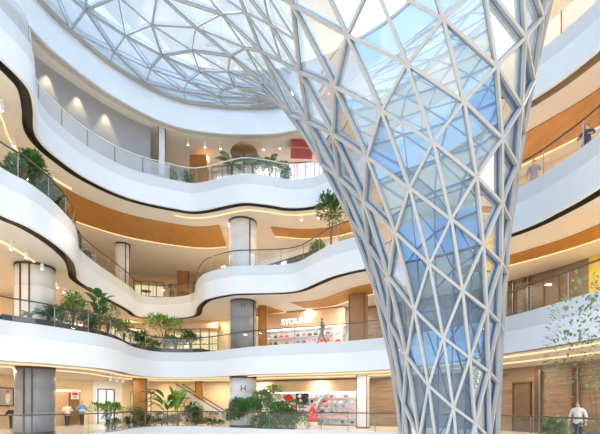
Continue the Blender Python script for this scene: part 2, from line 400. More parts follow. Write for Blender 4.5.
L = LV[4]; r0 = max(i for i in range(len(L.E)) if L.E[i, 1] > 20.5); timber(4, r0, len(L.E), 1.9, 4.3, 'golden timber ceiling panel under the fourth gallery at right')
L = LV[3]; r0 = max(i for i in range(len(L.E)) if L.E[i, 1] > 20); timber(3, r0, len(L.E), 2.6, 4.0, 'golden timber ceiling panel under the third gallery at right')
a, b = sel(3, 268, 360); timber(3, a, b, 2.8, 4.8, 'golden timber ceiling panel above the second gallery shop')
timber(3, 0, 4*NS, 6.2, 8.8, 'golden timber ceiling panel, second gallery far left')
a, b = sel(3, 196, 236); timber(3, a, b, 4.2, 6.2, 'curved golden timber ceiling panel, middle of the second gallery')
cove(2, 0, len(LV[2].E), 1.0, 'long glowing cove light strip nearest the fascia edge under the second gallery')
cove(2, 0, len(LV[2].E), 3.4, 'long glowing cove light strip deeper under the second gallery')
cove(3, 0, 7*NS, 2.4, 'glowing cove light strip behind the spotlights under the third gallery at left', .10)
cove(4, 0, 8*NS, 2.0, 'glowing cove light strip under the fourth gallery at left', .10)
a, b = sel(4, 110, 345); cove(4, 10*NS, b, 1.0, 'thin glowing light line along the fourth gallery soffit edge', .07)
def lamp(loc, power, col=(1, .78, .52), size=.35, name='ceiling_or_fill_lamp', spread=PI):
    d = bpy.data.lights.new(name, 'AREA'); d.shape = 'DISK'; d.size = size; d.energy = power; d.color = col; d.spread = spread
    o = bpy.data.objects.new(name, d); COL.objects.link(o); o.location = loc
    return o
ring = MB(); ring.lathe([(.24, 0), (.24, .03), (.18, .035), (.18, 0)], (0, 0, 0), 16)
ringmesh = ring.build('lamp_ring', M['plainwhite']); ringdata = ringmesh.data; bpy.data.objects.remove(ringmesh)
WHERE = {2: 'ground gallery', 3: 'second gallery', 4: 'third gallery', 5: 'fourth gallery'}
nl = 0
for n in (2, 3, 4, 5):
    L = LV[n]; s = np.r_[0, np.cumsum(np.linalg.norm(np.diff(L.inn(3.0), axis=0), axis=1))]
    for dd in np.arange(1.5, s[-1], 4.2):
        i = int(np.argmin(abs(s-dd)))
        for fr in (.36, .76):
            p = L.E[i] + L.D[i]*fr
            if n == 5 and p[0] < -10.5: continue
            if n == 5 and fr > .5: p = L.E[i] + L.U[i]*2.9
            z = L.bot[i]
            bl = p[0]/max(p[1], .1)*400+300
            white = (n == 2 and 240 < bl < 370) or (n == 3 and 255 < bl < 352)
            if n == 4 and 112 < bl < 134: continue
            lamp((p[0], p[1], z-.075), LAMPW * (1.15 if white and fr > .5 else 1), (1, .95, .88) if white and fr > .5 else (1, .80, .56))
            if n == 4 and 60 < bl < 240: o_ = lamp((p[0]+.5, p[1]+.3, z-.075), LAMPW*1.3, (1, .80, .52))  # extra fill lamp, added only to brighten the recessed third gallery
            nl += 1
# wall-wash lamps on the grey partition of the fourth gallery
GW = spline([(-15.1,11),(-14.9,14),(-14.8,17),(-14.4,20),(-14,21.4),(-12.8,23.6),(-11.3,25.6),(-10,26.75)], 8)
o = strips([((GW, 16.5), (GW, 20.2))], 'wall_left', M['grey']); struct(o, 'grey partition wall with three light scallops behind the fourth gallery', 'wall')
back = GW + np.array((-.3, .3))
o = strips([((back, 16.5), (back, 20.2))], 'wall_left', M['grey']); struct(o)
WB = WALLS[4][0]
for bx in (47, 78, 106):
    x, y, a = wall_at(4, pxb(bx), .28, GW)
    d = bpy.data.lights.new('wall_wash_lamp', 'SPOT'); d.energy = 260; d.spot_size = math.radians(58); d.spot_blend = .6; d.color = (1, .78, .5); d.shadow_soft_size = .06
    o = bpy.data.objects.new('wall_wash_lamp', d); COL.objects.link(o); o.location = (x, y, 20.05)
# ------------------------------------------------------------------ spotlights hung from the soffit edges
def make_spot():
    r = empty('spotlight', (0, 0, 0), 'x', 'spotlight')
    m = MB(); m.lathe([(.012, -.16), (.012, 0)], (0, 0, 0), 8); m.lathe([(.07, 0), (.07, .012)], (0, 0, -.012), 14); m.build('stem', M['plainwhite'], r)
    m = MB(); m.lathe([(.075, -.44), (.085, -.42), (.085, -.17), (.06, -.15)], (0, 0, 0), 16); m.build('body', M['plainwhite'], r, True)
    m = MB(); m.lathe([(.06, -.445), (.06, -.44)], (0, 0, 0), 14); m.build('lens', M['lamp'], r)
    return r
spot0 = make_spot(); used = [0]
def spot(n, px, o, label, group):
    L = LV[n]; C = L.inn(o); b = C[:, 0]/C[:, 1]*400+300
    c = [i for i in range(len(b)) if L.E[i, 1] > 11]
    i = min(c, key=lambda i: abs(b[i]-px) + (0 if L.E[i, 0] < 8 or px > 500 else 999))
    t = spot0 if used[0] == 0 else copy_tree(spot0); used[0] += 1
    t.location = (C[i][0], C[i][1], L.bot[i]); tag(t, label, 'spotlight', group)
for k, px in enumerate((187, 204, 218, 236, 250, 264, 279, 293)):
    spot(5, px, 1.0, nth(k) + ' of the eight white cylinder spotlights under the top fascia ring', 'spotlights under the top ring')
for k, px in enumerate((303, 318)): spot(4, px, .95, ('left', 'right')[k] + ' one of two white spotlights under the fourth gallery beside the glass column', 'two spotlights under the fourth gallery')
for k, px in enumerate((10, 26, 41, 50, 57, 63, 69, 76, 84, 92)): spot(3, px, 1.9, nth(k) + ' of the lit spotlight row under the third gallery', 'spotlight row under the third gallery')
for k, px in enumerate((2, 14, 25, 38, 50)): spot(4, px, 1.6, nth(k) + ' of the spotlight row under the fourth gallery at far left', 'spotlight row under the fourth gallery')
for k, px in enumerate((111, 117, 122)): spot(2, px, 1.6, nth(k) + ' of three spotlights above the brown pillar of the ground gallery', 'spotlights over the brown pillar')
WALLS[4] = (LV[4].inn(3.9), 16.5, 20.2)      # the fourth gallery's shopfronts stand nearer the edge
a, b = sel(4, 150, 345); o = strips([((LV[4].inn(5.0), 16.5), (LV[4].inn(5.0), 20.2))], 'wall_gallery', M['greyshop'], a, b); struct(o)
# ------------------------------------------------------------------ balustrades
def railing(n, label, gm, i0=0, i1=None, height=1.1):
    L = LV[n]; Q = L.off(.2)[i0:i1]; s = np.r_[0, np.cumsum(np.linalg.norm(np.diff(Q, axis=0), axis=1))]
    z = L.z + .02; at = lambda d: (np.interp(d, s, Q[:, 0]), np.interp(d, s, Q[:, 1]))
    p0 = at(s[-1]/2); r = empty('glass_balustrade', (p0[0], p0[1], z), label, 'balustrade')
    m = MB(); m.tube([(x-p0[0], y-p0[1], height) for x, y in Q[::2]], .038 if n != 4 else .03, 8); m.build('handrail', M['rail' if n != 4 else 'plainwhite'], r, True)
    N = int(round(s[-1]/1.75)); st = s[-1]/N
    for k in range(N+1):
        x, y = at(k*st)
        m = MB(); m.lathe([(.05, 0), (.05, .02), (.022, .03), (.022, height)], (0, 0, 0), 8); o = m.build('post', M['post'], r); o.location = (x-p0[0], y-p0[1], 0)
        if k == N: break
        V = []; f = []
        for q in range(5):
            x, y = at(k*st + .05 + (st-.1)*q/4); V += [(x-p0[0], y-p0[1], .05), (x-p0[0], y-p0[1], height-.08)]
            if q: f.append((2*q-2, 2*q, 2*q+1, 2*q-1))
        mx_, my_ = at((k+.5)*st); bq = mx_/max(my_, .1)*400+300
        o = mesh_obj('glass_panel', V, f, M['gclear'] if n == 4 and 162 < bq < 400 else gm, r)
    return r
railing(1, 'glass balustrade with dark handrail along the ground gallery', M['gclear'])
railing(2, 'glass balustrade with dark handrail along the second gallery, behind its planting', M['gclear'])
railing(3, 'glass balustrade with dark handrail following the wavy third gallery', M['gclear'])
railing(4, 'glass balustrade of the fourth gallery, white patterned at both sides', M['gfrit'])
# ------------------------------------------------------------------ columns
def column(x, y, r, z0, z1, m, label, seams=(), ring=True):
    c = empty('round_column', (x, y, z0), label, 'column'); h = z1-z0
    q = MB(); q.lathe([(r, 0), (r, h*.33), (r-.012, h*.33+.01), (r-.012, h*.33+.03), (r, h*.33+.04), (r, h*.66), (r-.012, h*.66+.01), (r-.012, h*.66+.03), (r, h*.66+.04), (r, h)], (0,0,0), 40)
    q.build('shaft', m, c, True)
    if ring:
        q = MB(); q.lathe([(r+.03, h-.12), (r+.03, h)], (0,0,0), 40); q.build('top_ring', M['brown'], c)
    q = MB(); q.lathe([(r+.02, 0), (r+.02, .15), (r, .16)], (0,0,0), 40); q.build('base_ring', M['rail'], c)
    for a in seams:
        q = MB(); q.box((r*math.cos(a), r*math.sin(a), h/2), (.09, .07, h-.02), a); q.build('brown_strip', M['brown'], c)
    return c
fa = math.atan2(-21.7, 14.5)
column(-14.5, 21.9, .95, 5.5, 9.15, M['colwhite'], 'stout pale round column with two brown strips on the second gallery at left', (fa-.75, fa-.28))
column(-14.5, 21.9, .95, 0, 3.65, M['colgrey'], 'stout dark grey round column on the ground gallery at left', (fa-.55, fa-.15))
column(-14.4, 32.5, .55, 11, 14.65, M['colwhite'], 'slim pale round column with a brown strip on the recessed third gallery', (fa+.9, fa+.2))
column(-4.1, 28.6, .97, 11, 14.65, M['colwhite'], 'pale round column in the middle of the third gallery', (-.9,))
column(-4.15, 29.2, .92, 5.5, 9.15, M['colgrey'], 'blue grey round column in the middle of the second gallery', (-.5,))
hc = column(-4.15, 29.2, .95, 0, 3.65, M['colwhite'], 'pale round column with a letter mark in the middle of the ground gallery')
def text_mesh(name, body, size, m, parent=None, depth=.02):
    cu = bpy.data.curves.new(name, 'FONT'); cu.body = body; cu.size = size; cu.extrude = depth; cu.align_x = 'CENTER'; cu.align_y = 'CENTER'
    t = bpy.data.objects.new(name, cu); COL.objects.link(t); bpy.context.view_layer.update()
    me = bpy.data.meshes.new_from_object(t.evaluated_get(bpy.context.evaluated_depsgraph_get())); bpy.data.objects.remove(t)
    me.materials.clear(); me.materials.append(m)
    return link(bpy.data.objects.new(name, me), parent)
o = text_mesh('letter_mark', 'H', .6, M['rail'], hc); d = Vector((4.15, -29.2, 0)).normalized()
o.location = d*.965 + Vector((0, 0, 2.75)); o.rotation_euler = (PI/2, 0, math.atan2(d.y, d.x)+PI/2)
mc = [q for q in COL.objects if q.name.startswith('round_column') and q.get('label', '').startswith('blue grey')][0]
o = text_mesh('letter_mark', 'H', .5, M['rail'], mc); o.location = d*.935 + Vector((0, 0, 3.15)); o.rotation_euler = (PI/2, 0, math.atan2(d.y, d.x)+PI/2)
def pillar(x, y, z0, z1, w, d, rz, m, label, name='square_pillar'):
    c = empty(name, (x, y, z0), label, 'pillar', rz=rz)
    q = MB(); q.box((0, 0, (z1-z0)/2), (w, d, z1-z0)); q.build('shaft', m, c)
    q = MB()
    for sx in (-1, 1): q.box((sx*(w/2+.01), -d/2-.005, (z1-z0)/2), (.05, .06, z1-z0-.02))
    q.build('edge_trim', M['brown'], c)
    q = MB(); q.box((0, 0, .06), (w+.06, d+.06, .12)); q.build('base', M['rail'], c)
    return c
pillar(-9.35, 26.95, 16.5, 20.15, .42, .42, .5, M['colwhite'], 'pale square pillar at the end of the grey wall on the fourth gallery')
pillar(4.0, 27.3, 5.5, 9.15, 1.05, .8, -.5, M['darkwood'], 'dark brown timber pillar right of the bright second gallery shop')
pillar(-2.8, 30.6, 5.5, 9.15, .55, .5, -.2, M['goldwood'], 'narrow timber pillar left of the bright second gallery shop')
pillar(-12.4, 28.5+2.6, 0, 3.65, .95, .7, .2, M['midwood'], 'brown timber pillar beside the bright white window on the ground gallery')
pillar(-8.6, 34.2, 0, 3.65, .55, .4, 0, M['goldwood'], 'narrow orange timber pillar beside the escalator')
pillar(-11.4, 39.2, 11, 14.65, 1.0, .5, .1, M['midwood'], 'brown timber pillar on the back wall of the recessed third gallery')
pillar(4.35, 27.6, 0, 3.65, .7, .7, -.45, M['colwhite'], 'pale grey square pillar at the right end of the cosmetics shop')
# ------------------------------------------------------------------ plants
M['leaf'] = mat('leaf_green', (.10, .22, .045), .5, noise=.5, scale=6)
M['leafdark'] = mat('leaf_dark', (.035, .13, .035), .4, noise=.4, scale=6)
M['leaflight'] = mat('leaf_light', (.26, .42, .06), .5, noise=.4, scale=6)
M['leafgrey'] = mat('leaf_sage', (.17, .26, .14), .5, noise=.4, scale=6)
M['stem'] = mat('stem_brown', (.16, .11, .06), .7, noise=.3, scale=8)
M['soil'] = mat('soil', (.05, .04, .03), .9, noise=.4, scale=8)
M['pot'] = mat('dark_planter', (.07, .07, .07), .5, noise=.1)
def leaf(m, base, dirv, ln, wd, droop=.4, mi=0, seg=3):
    d = Vector(dirv).normalized(); side = d.cross(Vector((0, 0, 1)))
    if side.length < .05: side = Vector((1, 0, 0))
    side.normalize(); V = []; p = Vector(base); k = 0
    for i in range(seg+1):
        t = i/seg; w = wd/2*math.sin(PI*min(.97, .12+.86*t)); V += [p - side*w + Vector((0,0,w*.25)), p.copy(), p + side*w + Vector((0,0,w*.25))]
        p = p + d*ln/seg; d = (d + Vector((0, 0, -droop/seg*1.4))).normalized()
    f = []
    for i in range(seg): f += [(3*i, 3*i+3, 3*i+4, 3*i+1), (3*i+1, 3*i+4, 3*i+5, 3*i+2)]
    m.add(V, f, mi)
def rdir(rg, up=0):
    a = rg.uniform(0, 2*PI); z = rg.uniform(-.4+up, .9)
    r = math.sqrt(max(0, 1-min(1, abs(z))**2)); return Vector((r*math.cos(a), r*math.sin(a), z))
def bush(name, loc, w, h, lf, seed, label, group=None, stem_h=.1, leafsize=.16, n=420, mats=('leaf', 'leaflight')):
    rg = random.Random(seed); r = empty(name, loc, label, 'plant', group)
    m = MB(); m2 = MB(); tips = []
    for k in range(6):
        a = 2*PI*k/6 + rg.uniform(-.3, .3); e = Vector((math.cos(a)*w*.3*rg.uniform(.5, 1), math.sin(a)*w*.3*rg.uniform(.5, 1), h*rg.uniform(.6, .85)))
        m2.tube([(0, 0, 0), (e.x*.3, e.y*.3, e.z*.5), e], [.03, .02, .01], 6)
    lumps = [(Vector((rg.uniform(-.32, .32)*w, rg.uniform(-.32, .32)*w, h*rg.uniform(stem_h+(.12 if stem_h > .04 else -.02), .85))), rg.uniform(.2, .32)) for k in range(9 if n < 1500 else 18)]
    for k in range(int(n*1.7)):
        c, rr = rg.choice(lumps); d = rdir(rg)
        p = c + Vector((d.x*w*rr, d.y*w*rr, d.z*h*rr*.75)); p.z = max(p.z, h*stem_h*.6)
        dd = (d + Vector((0, 0, rg.uniform(-.2, .6)))).normalized()
        leaf(m, p, dd, 1.25*leafsize*rg.uniform(.7, 1.3), leafsize*.62, .5, 1 if rg.random() < .35 else 0, 2)
    m2.build('stem', M['stem'], r); m.build('foliage', [M[q] for q in mats], r)
    return r
def palm(name, loc, h, nf, fl, seed, label, group=None, trunk=.4, m_='leafdark'):
    rg = random.Random(seed); r = empty(name, loc, label, 'plant', group)
    m = MB(); m.tube([(0, 0, 0), (.03, .02, h*trunk*.5), (.02, 0, h*trunk)], [.07, .06, .05], 8); m.build('trunk', M['stem'], r)
    for k in range(nf):
        a = 2*PI*k/nf + rg.uniform(-.3, .3); d = Vector((math.cos(a), math.sin(a), rg.uniform(.9, 2.2))).normalized()
        p = Vector((.02, 0, h*trunk)); q = MB(); pts = [p.copy()]; N = 9; L_ = fl*rg.uniform(.8, 1.1)
        for i in range(N):
            p = p + d*L_/N; d = (d + Vector((0, 0, -.17))).normalized(); pts.append(p.copy())
            s = d.cross(Vector((0, 0, 1))).normalized(); lw = L_*.32*math.sin(PI*(.15+.8*i/N))
            for sg in (-1, 1):
                for e in (0, .5): leaf(q, p + d*e*L_/N, (s*sg + d*.8 + Vector((0, 0, .1))), lw, .05, .5, 0, 2)
        q.tube(pts, [.014]*len(pts), 5); q.build('frond', M[m_], r)
    return r
def bigleaf(name, loc, h, nl, ll, lw, seed, label, group=None, m_='leafdark', lean=.6, petiole=True):
    rg = random.Random(seed); r = empty(name, loc, label, 'plant', group)
    m = MB(); m.tube([(0, 0, 0), (.04, 0, h*.3), (.0, .03, h*.62)], [.045, .035, .025], 8); m.build('stem', M['stem'], r)
    for k in range(nl):
        a = 2*PI*k*.382 + rg.uniform(-.3, .3); z = h*(.25 + .45*k/nl); q = MB()
        d = Vector((math.cos(a)*lean, math.sin(a)*lean, 1)).normalized(); b = Vector((0, 0, z))
        e = b + d*h*.18
        q.tube([b, e], .013, 5); leaf(q, e, d, ll*rg.uniform(.8, 1.15), lw, .9 if lean > .5 else .5, 0, 6); q.build('leaf', M[m_], r)
    return r
def edge_at(n, px, o):
    C = LV[n].off(o); b = C[:, 0]/np.maximum(C[:, 1], 1)*400+300
    best = None
    for i in range(len(b)-1):
        if (b[i]-px)*(b[i+1]-px) <= 0 and b[i] != b[i+1]:
            t = (px-b[i])/(b[i+1]-b[i]); p = C[i] + t*(C[i+1]-C[i])
            if best is None or p[1] < best[1]: best = p
    return best
def squash(o, n, px, f):                 # keep a crown clear of the glass: narrower across the edge than along it
    p, q = edge_at(n, px-3, .8), edge_at(n, px+3, .8)
    o.rotation_euler = (0, 0, math.atan2(q[1]-p[1], q[0]-p[0])); o.scale = (1, f, 1); return o
# planting trough on the second gallery
L = LV[2]; b = L.E[:, 0]/L.E[:, 1]*400+300; idx = [i for i in range(len(b)) if 6 <= b[i] <= 200 and L.E[i, 1] > 14]; i0, i1 = idx[0], idx[-1]
tr = empty('planter_trough', (0, 0, 5.52), 'long dark planting trough behind the second gallery balustrade at left', 'planter'); z = 0
def loc0(o): tr_ = o; return o
o = strips([((L.off(.42), z), (L.off(.42), .34)), ((L.off(.42), .34), (L.off(.48), .34)), ((L.off(1.28), .34), (L.off(1.34), .34)), ((L.off(1.34), .34), (L.off(1.34), z))], 'box', M['pot'], i0, i1+1, tr)
o = strips([((L.off(.48), .30), (L.off(1.28), .30))], 'soil', M['soil'], i0, i1+1, tr)
G2 = 'plants in the second gallery trough'; ZP = 5.82
def pl(px, o=.9): p = edge_at(2, px, o); return (p[0], p[1], ZP)
palm('spiky_plant', pl(30), .9, 12, .6, 1, 'small spiky plant at the foot of the stout column on the second gallery', G2, .15, 'leafgrey')
palm('spiky_plant', pl(48), 1.3, 14, .8, 2, 'airy spiky plant just right of the stout column on the second gallery', G2, .2, 'leaf')
squash(bush('shrub', pl(73), 1.5, 1.9, 0, 3, 'feathery green shrub left of the broad-leaved fig on the second gallery', G2), 2, 73, .72)
bigleaf('fig_plant', pl(99), 2.7, 13, .72, .46, 4, 'tall plant with big dark glossy oval leaves above the second gallery balustrade', G2)
squash(bush('shrub', pl(108), 1.5, 1.8, 0, 5, 'bushy green shrub under the broad-leaved fig plant', G2, mats=('leafgrey', 'leaf')), 2, 108, .72)
squash(bush('shrub', pl(124), 1.3, 1.6, 0, 6, 'upright pale green shrub where the second gallery bends', G2, mats=('leaf', 'leaflight')), 2, 124, .72)
squash(bush('shrub', pl(141), 1.4, 1.15, 0, 7, 'low dark shrub left of the round-crowned small tree', G2, mats=('leafdark', 'leaf')), 2, 141, .72)
squash(bush('small_tree', pl(164), 2.5, 2.6, 0, 8, 'small tree with a round bright green crown on the second gallery', G2, .55, .17, 620, ('leaflight', 'leaf')), 2, 164, .72)
squash(bush('shrub', pl(176), 1.5, 1.1, 0, 9, 'low shrub right below the round-crowned small tree', G2, mats=('leaf', 'leafgrey')), 2, 176, .72)
squash(bush('shrub', pl(190), 1.5, 1.5, 0, 10, 'dark bushy shrub at the right end of the planting trough', G2, mats=('leafdark', 'leaf')), 2, 190, .72)
squash(bush('shrub', pl(60), 1.4, 1.0, 0, 11, 'low shrub between the airy spiky plant and the feathery shrub', G2, .05), 2, 60, .72)
squash(bush('shrub', pl(90), 1.4, 1.0, 0, 12, 'low green shrub at the foot of the broad-leaved fig plant', G2, .05, mats=('leaf', 'leafgrey')), 2, 90, .72)
squash(bush('shrub', pl(153), 1.5, .9, 0, 13, 'low green shrub under the round-crowned small tree', G2, .05, mats=('leaflight', 'leaf')), 2, 153, .72)
# third gallery planting at left
G3 = 'plants behind the third gallery balustrade'
for k, (px, w_, h_, lab) in enumerate(((14, 1.0, 1.3, 'low mixed shrub at the far left edge of the third gallery'), (28, 1.1, 1.9, 'tall loose shrub near the left edge of the third gallery'), (41, 1.3, 2.1, 'big leafy shrub in the middle of the third gallery planting'), (54, 1.2, 2.0, 'dense green shrub behind the curving third gallery glass'), (66, 1.1, 1.9, 'pale green shrub before the bend of the third gallery'), (75, .9, 1.7, 'dark shrub at the turning end of the third gallery planting'))):
    p = edge_at(3, px, .95); squash(bush('shrub', (p[0], p[1], 11.02), w_, h_, 0, 20+k, lab, G3, .12, .2, 380, [('leafgrey', 'leaf'), ('leaf', 'leafdark'), ('leaf', 'leafgrey'), ('leafdark', 'leaf'), ('leaflight', 'leafgrey'), ('leafdark', 'leafgrey')][k]), 3, px, .8)
p = edge_at(3, 331, .8); bush('slender_tree', (p[0], p[1], 11.02), 1.5, 3.6, 0, 30, 'slender leafy tree on the third gallery touching the glass column edge', None, .5, .2, 300, ('leafdark', 'leaf'))
p = edge_at(3, 318, .9); bush('shrub', (p[0], p[1], 11.02), .9, 1.2, 0, 31, 'small bush below the slender tree on the third gallery')
# fourth gallery
G4 = 'palms on the fourth gallery'
for k, (px, h_, fl, lab) in enumerate(((231, 2.6, 1.1, 'tall potted palm left of the brown parasol on the fourth gallery'), (252, 2.3, 1.0, 'spreading palm right under the brown parasol'), (269, 2.4, 1.0, 'dark palm between the parasol and the pink shopfront'))):
    p = edge_at(4, px, .95); t = palm('palm', (p[0], p[1], 16.52), h_, 10, fl, 40+k, lab, G4, .45, 'leafgrey' if k == 1 else 'leafdark')
    m = MB(); m.lathe([(.2, 0), (.26, .38), (.23, .38), (.22, .33)], (0, 0, 0), 18); m.build('pot', M['pot'], t)
p = edge_at(4, 284, .85); bush('shrub', (p[0], p[1], 16.52), .9, 1.5, 0, 44, 'low shrub left of the pink shopfront on the fourth gallery', None, .2, .13, 260)
p = edge_at(4, 170, 1.2); bush('shrub', (p[0], p[1], 16.52), .8, 1.4, 0, 45, 'small shrub just right of the pale square pillar, fourth gallery', None, .2, .13, 220)
p = edge_at(4, 188, 1.2); bush('shrub', (p[0], p[1], 16.52), .8, 1.4, 0, 46, 'small shrub left of the orange portal on the fourth gallery', None, .2, .13, 220)
p = edge_at(4, 244, 2.0); r = empty('parasol', (p[0], p[1], 16.52), 'brown dome-shaped parasol among palms on the fourth gallery', 'parasol')
m = MB(); m.lathe([(.3, 0), (.3, .06), (.03, .08), (.03, 2.9)], (0, 0, 0), 14); m.build('pole', M['brown'], r)
m = MB(); m.lathe([(.95, 2.6), (.9, 2.75), (.62, 3.0), (.25, 3.13), (.02, 3.17)], (0, 0, 0), 20); m.build('canopy', M['darkwood'], r, True)
# ground gallery
def g1(px, o=.9): p = edge_at(1, px, o); return (p[0], p[1], .02)
bush('shrub', g1(108, 1.4), 1.6, 1.75, 0, 50, 'bright green leggy bush in front of the brown timber pillar', None, .5, .17, 420, ('leaflight', 'leaf'))
palm('feathery_plant', g1(133, 1.6), 2.2, 14, 1.2, 51, 'feathery grey green plant right of the brown timber pillar', None, .35, 'leafgrey')
bigleaf('banana_plant', g1(167, 1.5), 3.0, 18, 2.2, .5, 52, 'large banana plant with long arching leaves on the ground gallery', None, 'leaf', 1.3)
bigleaf('banana_plant', g1(177, 1.0), 2.6, 10, 1.5, .32, 53, 'yellow green strap-leaved plant right beside the large banana plant', None, 'leaflight', .5)
bush('shrub', g1(192, 1.1), 1.5, 2.0, 0, 54, 'dark leafy shrub right of the banana plant', None, .2, .2, 380, ('leafdark', 'leafgrey'))
squash(bush('shrub', g1(238, .58), 2.3, 2.0, 0, 55, 'dense dark shrub in front of the lettered column on the ground gallery', None, .0, .16, 2200, ('leafdark', 'leaf')), 1, 238, .30)
squash(bush('shrub', g1(262, .62), 2.8, 2.7, 0, 56, 'tallest feathery shrub of the ground gallery clump before the red posters', None, .0, .16, 2600, ('leafdark', 'leaf')), 1, 262, .28)
squash(bush('shrub', g1(288, .85), 2.4, 2.1, 0, 57, 'green shrub at the right end of the clump before the posters', None, .0, .16, 2000, ('leaf', 'leafdark')), 1, 288, .42)
bush('small_tree', g1(272, 1.8), 1.7, 3.0, 0, 58, 'small yellow green tree rising behind the ground gallery shrub clump', None, .6, .18, 200, ('leaflight', 'leafgrey'))
for k, px in enumerate((112, 128, 146, 162, 178, 196, 212)):
    squash(bush('hedge_plant', g1(px, .8), 1.7, .95, 0, 60+k, nth(k) + ' of the low rounded hedge plants along the ground gallery edge', 'low hedge plants', .0, .15, 380, ('leafdark', 'leafgrey')), 1, px, .55)
bush('small_tree', (8.75, 11.2, -5.5), 2.6, 10.6, 0, 70, 'tall airy tree growing from the atrium floor at the right edge', None, .5, .12, 900, ('leafgrey', 'leaf'))
bush('shrub', g1(556, .9), 1.2, 1.1, 0, 71, 'shrub behind the ground gallery balustrade at right', None, .15, .15, 350, ('leafgrey', 'leaflight'))
# ------------------------------------------------------------------ shopfronts (x along the wall, -y towards the atrium)
M['tan'] = mat('tan_bulkhead', (.62, .45, .29), .5, noise=.06)
M['red'] = mat('red_print', (.72, .03, .04), .4, noise=.1)
M['maroon'] = mat('maroon_panel', (.36, .06, .06), .5, noise=.1)
M['pinkp'] = mat('pink_print', (.85, .42, .5), .4, noise=.1)
M['bluep'] = mat('blue_print', (.10, .32, .75), .4, noise=.1)
M['orangep'] = mat('orange_print', (.90, .22, .02), .4, noise=.1)
M['greyp'] = mat('grey_print', (.45, .46, .48), .4, noise=.1)
M['skin'] = mat('skin', (.62, .40, .29), .5, noise=.05)
M['hair'] = mat('hair', (.03, .022, .018), .5, noise=.2, scale=20)
M['pinklight'] = emis('pink_lightbox', (1, .72, .9), 1.6)
M['whitelight'] = emis('white_lightbox', (1, .97, .93), 1.5)
def at_wall(name, n, px, z, back, label, cat, group=None):
    x, y, a = wall_at(n, pxb(px), back); return empty(name, (x, y, z), label, cat, group, a)
def wspan(n, x0, x1, back):
    a = wall_at(n, pxb(x0), back); b = wall_at(n, pxb(x1), back)
    return a, b, math.hypot(b[0]-a[0], b[1]-a[1]), math.atan2(b[1]-a[1], b[0]-a[0])
def span_empty(name, n, x0, x1, z, back, label, cat, group=None):
    a, b, w_, an = wspan(n, x0, x1, back)
    return empty(name, ((a[0]+b[0])/2, (a[1]+b[1])/2, z), label, cat, group, an), w_
def box_part(name, parent, c, size, m):
    q = MB(); q.box((0, 0, 0), size); o = q.build(name, m, parent); o.location = c; return o
def poster(n, x0, x1, y0, y1, label, base, marks, back=.12, cat='poster', frame=None):
    """y0 top, y1 bottom as heights in metres above the storey floor"""
    r, w_ = span_empty('poster', n, x0, x1, LV[n].z + y1, back, label, cat); h = y0-y1
    box_part('sheet', r, (0, 0, h/2), (w_, .04, h), M[base])
    for (u, v, su, sv, mm, kind) in marks:
        q = MB()
        if kind == 'disc':
            pts = [(math.cos(2*PI*k/14)*su*w_/2, -.028, math.sin(2*PI*k/14)*sv*h/2) for k in range(14)]
            q.add(pts + [(p[0], -.02, p[2]) for p in pts], [tuple(range(14))] + [(k, (k+1) % 14, 14+(k+1) % 14, 14+k) for k in range(14)])
        elif kind == 'dia':
            q.add([(su*w_/2, -.028, 0), (0, -.028, sv*h/2), (-su*w_/2, -.028, 0), (0, -.028, -sv*h/2)], [(0, 1, 2, 3)])
        else: q.box((0, -.024, 0), (su*w_, .012, sv*h))
        o = q.build('print', M[mm], r); o.location = ((u-.5)*w_, 0, v*h)
    if frame: 
        q = MB()
        for s in (-1, 1): q.box((s*w_/2, 0, h/2), (.06, .08, h+.06)); q.box((0, 0, h/2+s*h/2), (w_, .08, .06))
        q.build('frame', M[frame], r)
    return r
def glyphs(parent, w_, h, m, seed, cols, rows=1, y=-.03, x0=0., z0=0.):
    rg = random.Random(seed); q = MB(); cw = w_/cols; rh = h/rows
    for i in range(cols):
        for j in range(rows):
            cx = x0 - w_/2 + (i+.5)*cw; cz = z0 + (j+.5)*rh
            for s in range(3):
                if rg.random() < .5: q.box((cx + rg.uniform(-.25, .25)*cw, y, cz), (cw*.16, .03, rh*.75))
                else: q.box((cx, y, cz + rg.uniform(-.35, .35)*rh), (cw*.7, .03, rh*.15))
    return q.build('lettering', m, parent)
# --- ground gallery: the cosmetics shop
r, w_ = span_empty('shop_bulkhead', 1, 258, 361, 2.62, .75, 'tan bulkhead band with two lit signs over the cosmetics shop', 'bulkhead')
box_part('band', r, (0, .3, .46), (w_, .75, .92), M['tan'])
box_part('light_strip', r, (0, -.02, -.03), (w_, .10, .05), M['shoplight'])
for x0, x1, lab, sd, c in ((270, 290, 'white lit shop sign at the left end of the tan bulkhead', 3, 5), (320, 336, 'white lit shop sign at the right part of the tan bulkhead', 5, 4)):
    s, ws = span_empty('shop_sign', 1, x0, x1, 2.68, .85, lab, 'sign')
    box_part('back_plate', s, (0, 0, .27), (ws, .05, .58), M['greyp'] if sd == 5 else M['tan']); glyphs(s, ws*.94, .5, M['signlight'], sd, c, 2 if sd == 3 else 1, -.04, 0, .02)
poster(1, 264, 275.5, 2.6, 1.5, 'white poster with a pale pink portrait, left of the red flower poster', 'plainwhite', [(.5, .55, .5, .6, 'pinkp', 'disc'), (.5, .75, .55, .3, 'hair', 'disc'), (.5, .15, .7, .1, 'greyp', 'box')])
poster(1, 276, 296, 2.6, 1.65, 'white poster with a big red flower shape in the cosmetics shop', 'plainwhite', [(.68, .5, .42, .75, 'red', 'disc'), (.52, .62, .25, .4, 'red', 'disc'), (.84, .35, .22, .45, 'red', 'disc'), (.2, .6, .2, .5, 'greyp', 'disc')])
poster(1, 296.5, 309, 2.6, 1.65, 'black poster with white squares right of the red flower poster', 'black', [(.3, .72, .4, .4, 'plainwhite', 'dia'), (.36, .3, .36, .36, 'plainwhite', 'dia'), (.5, .93, .3, .14, 'red', 'box')])
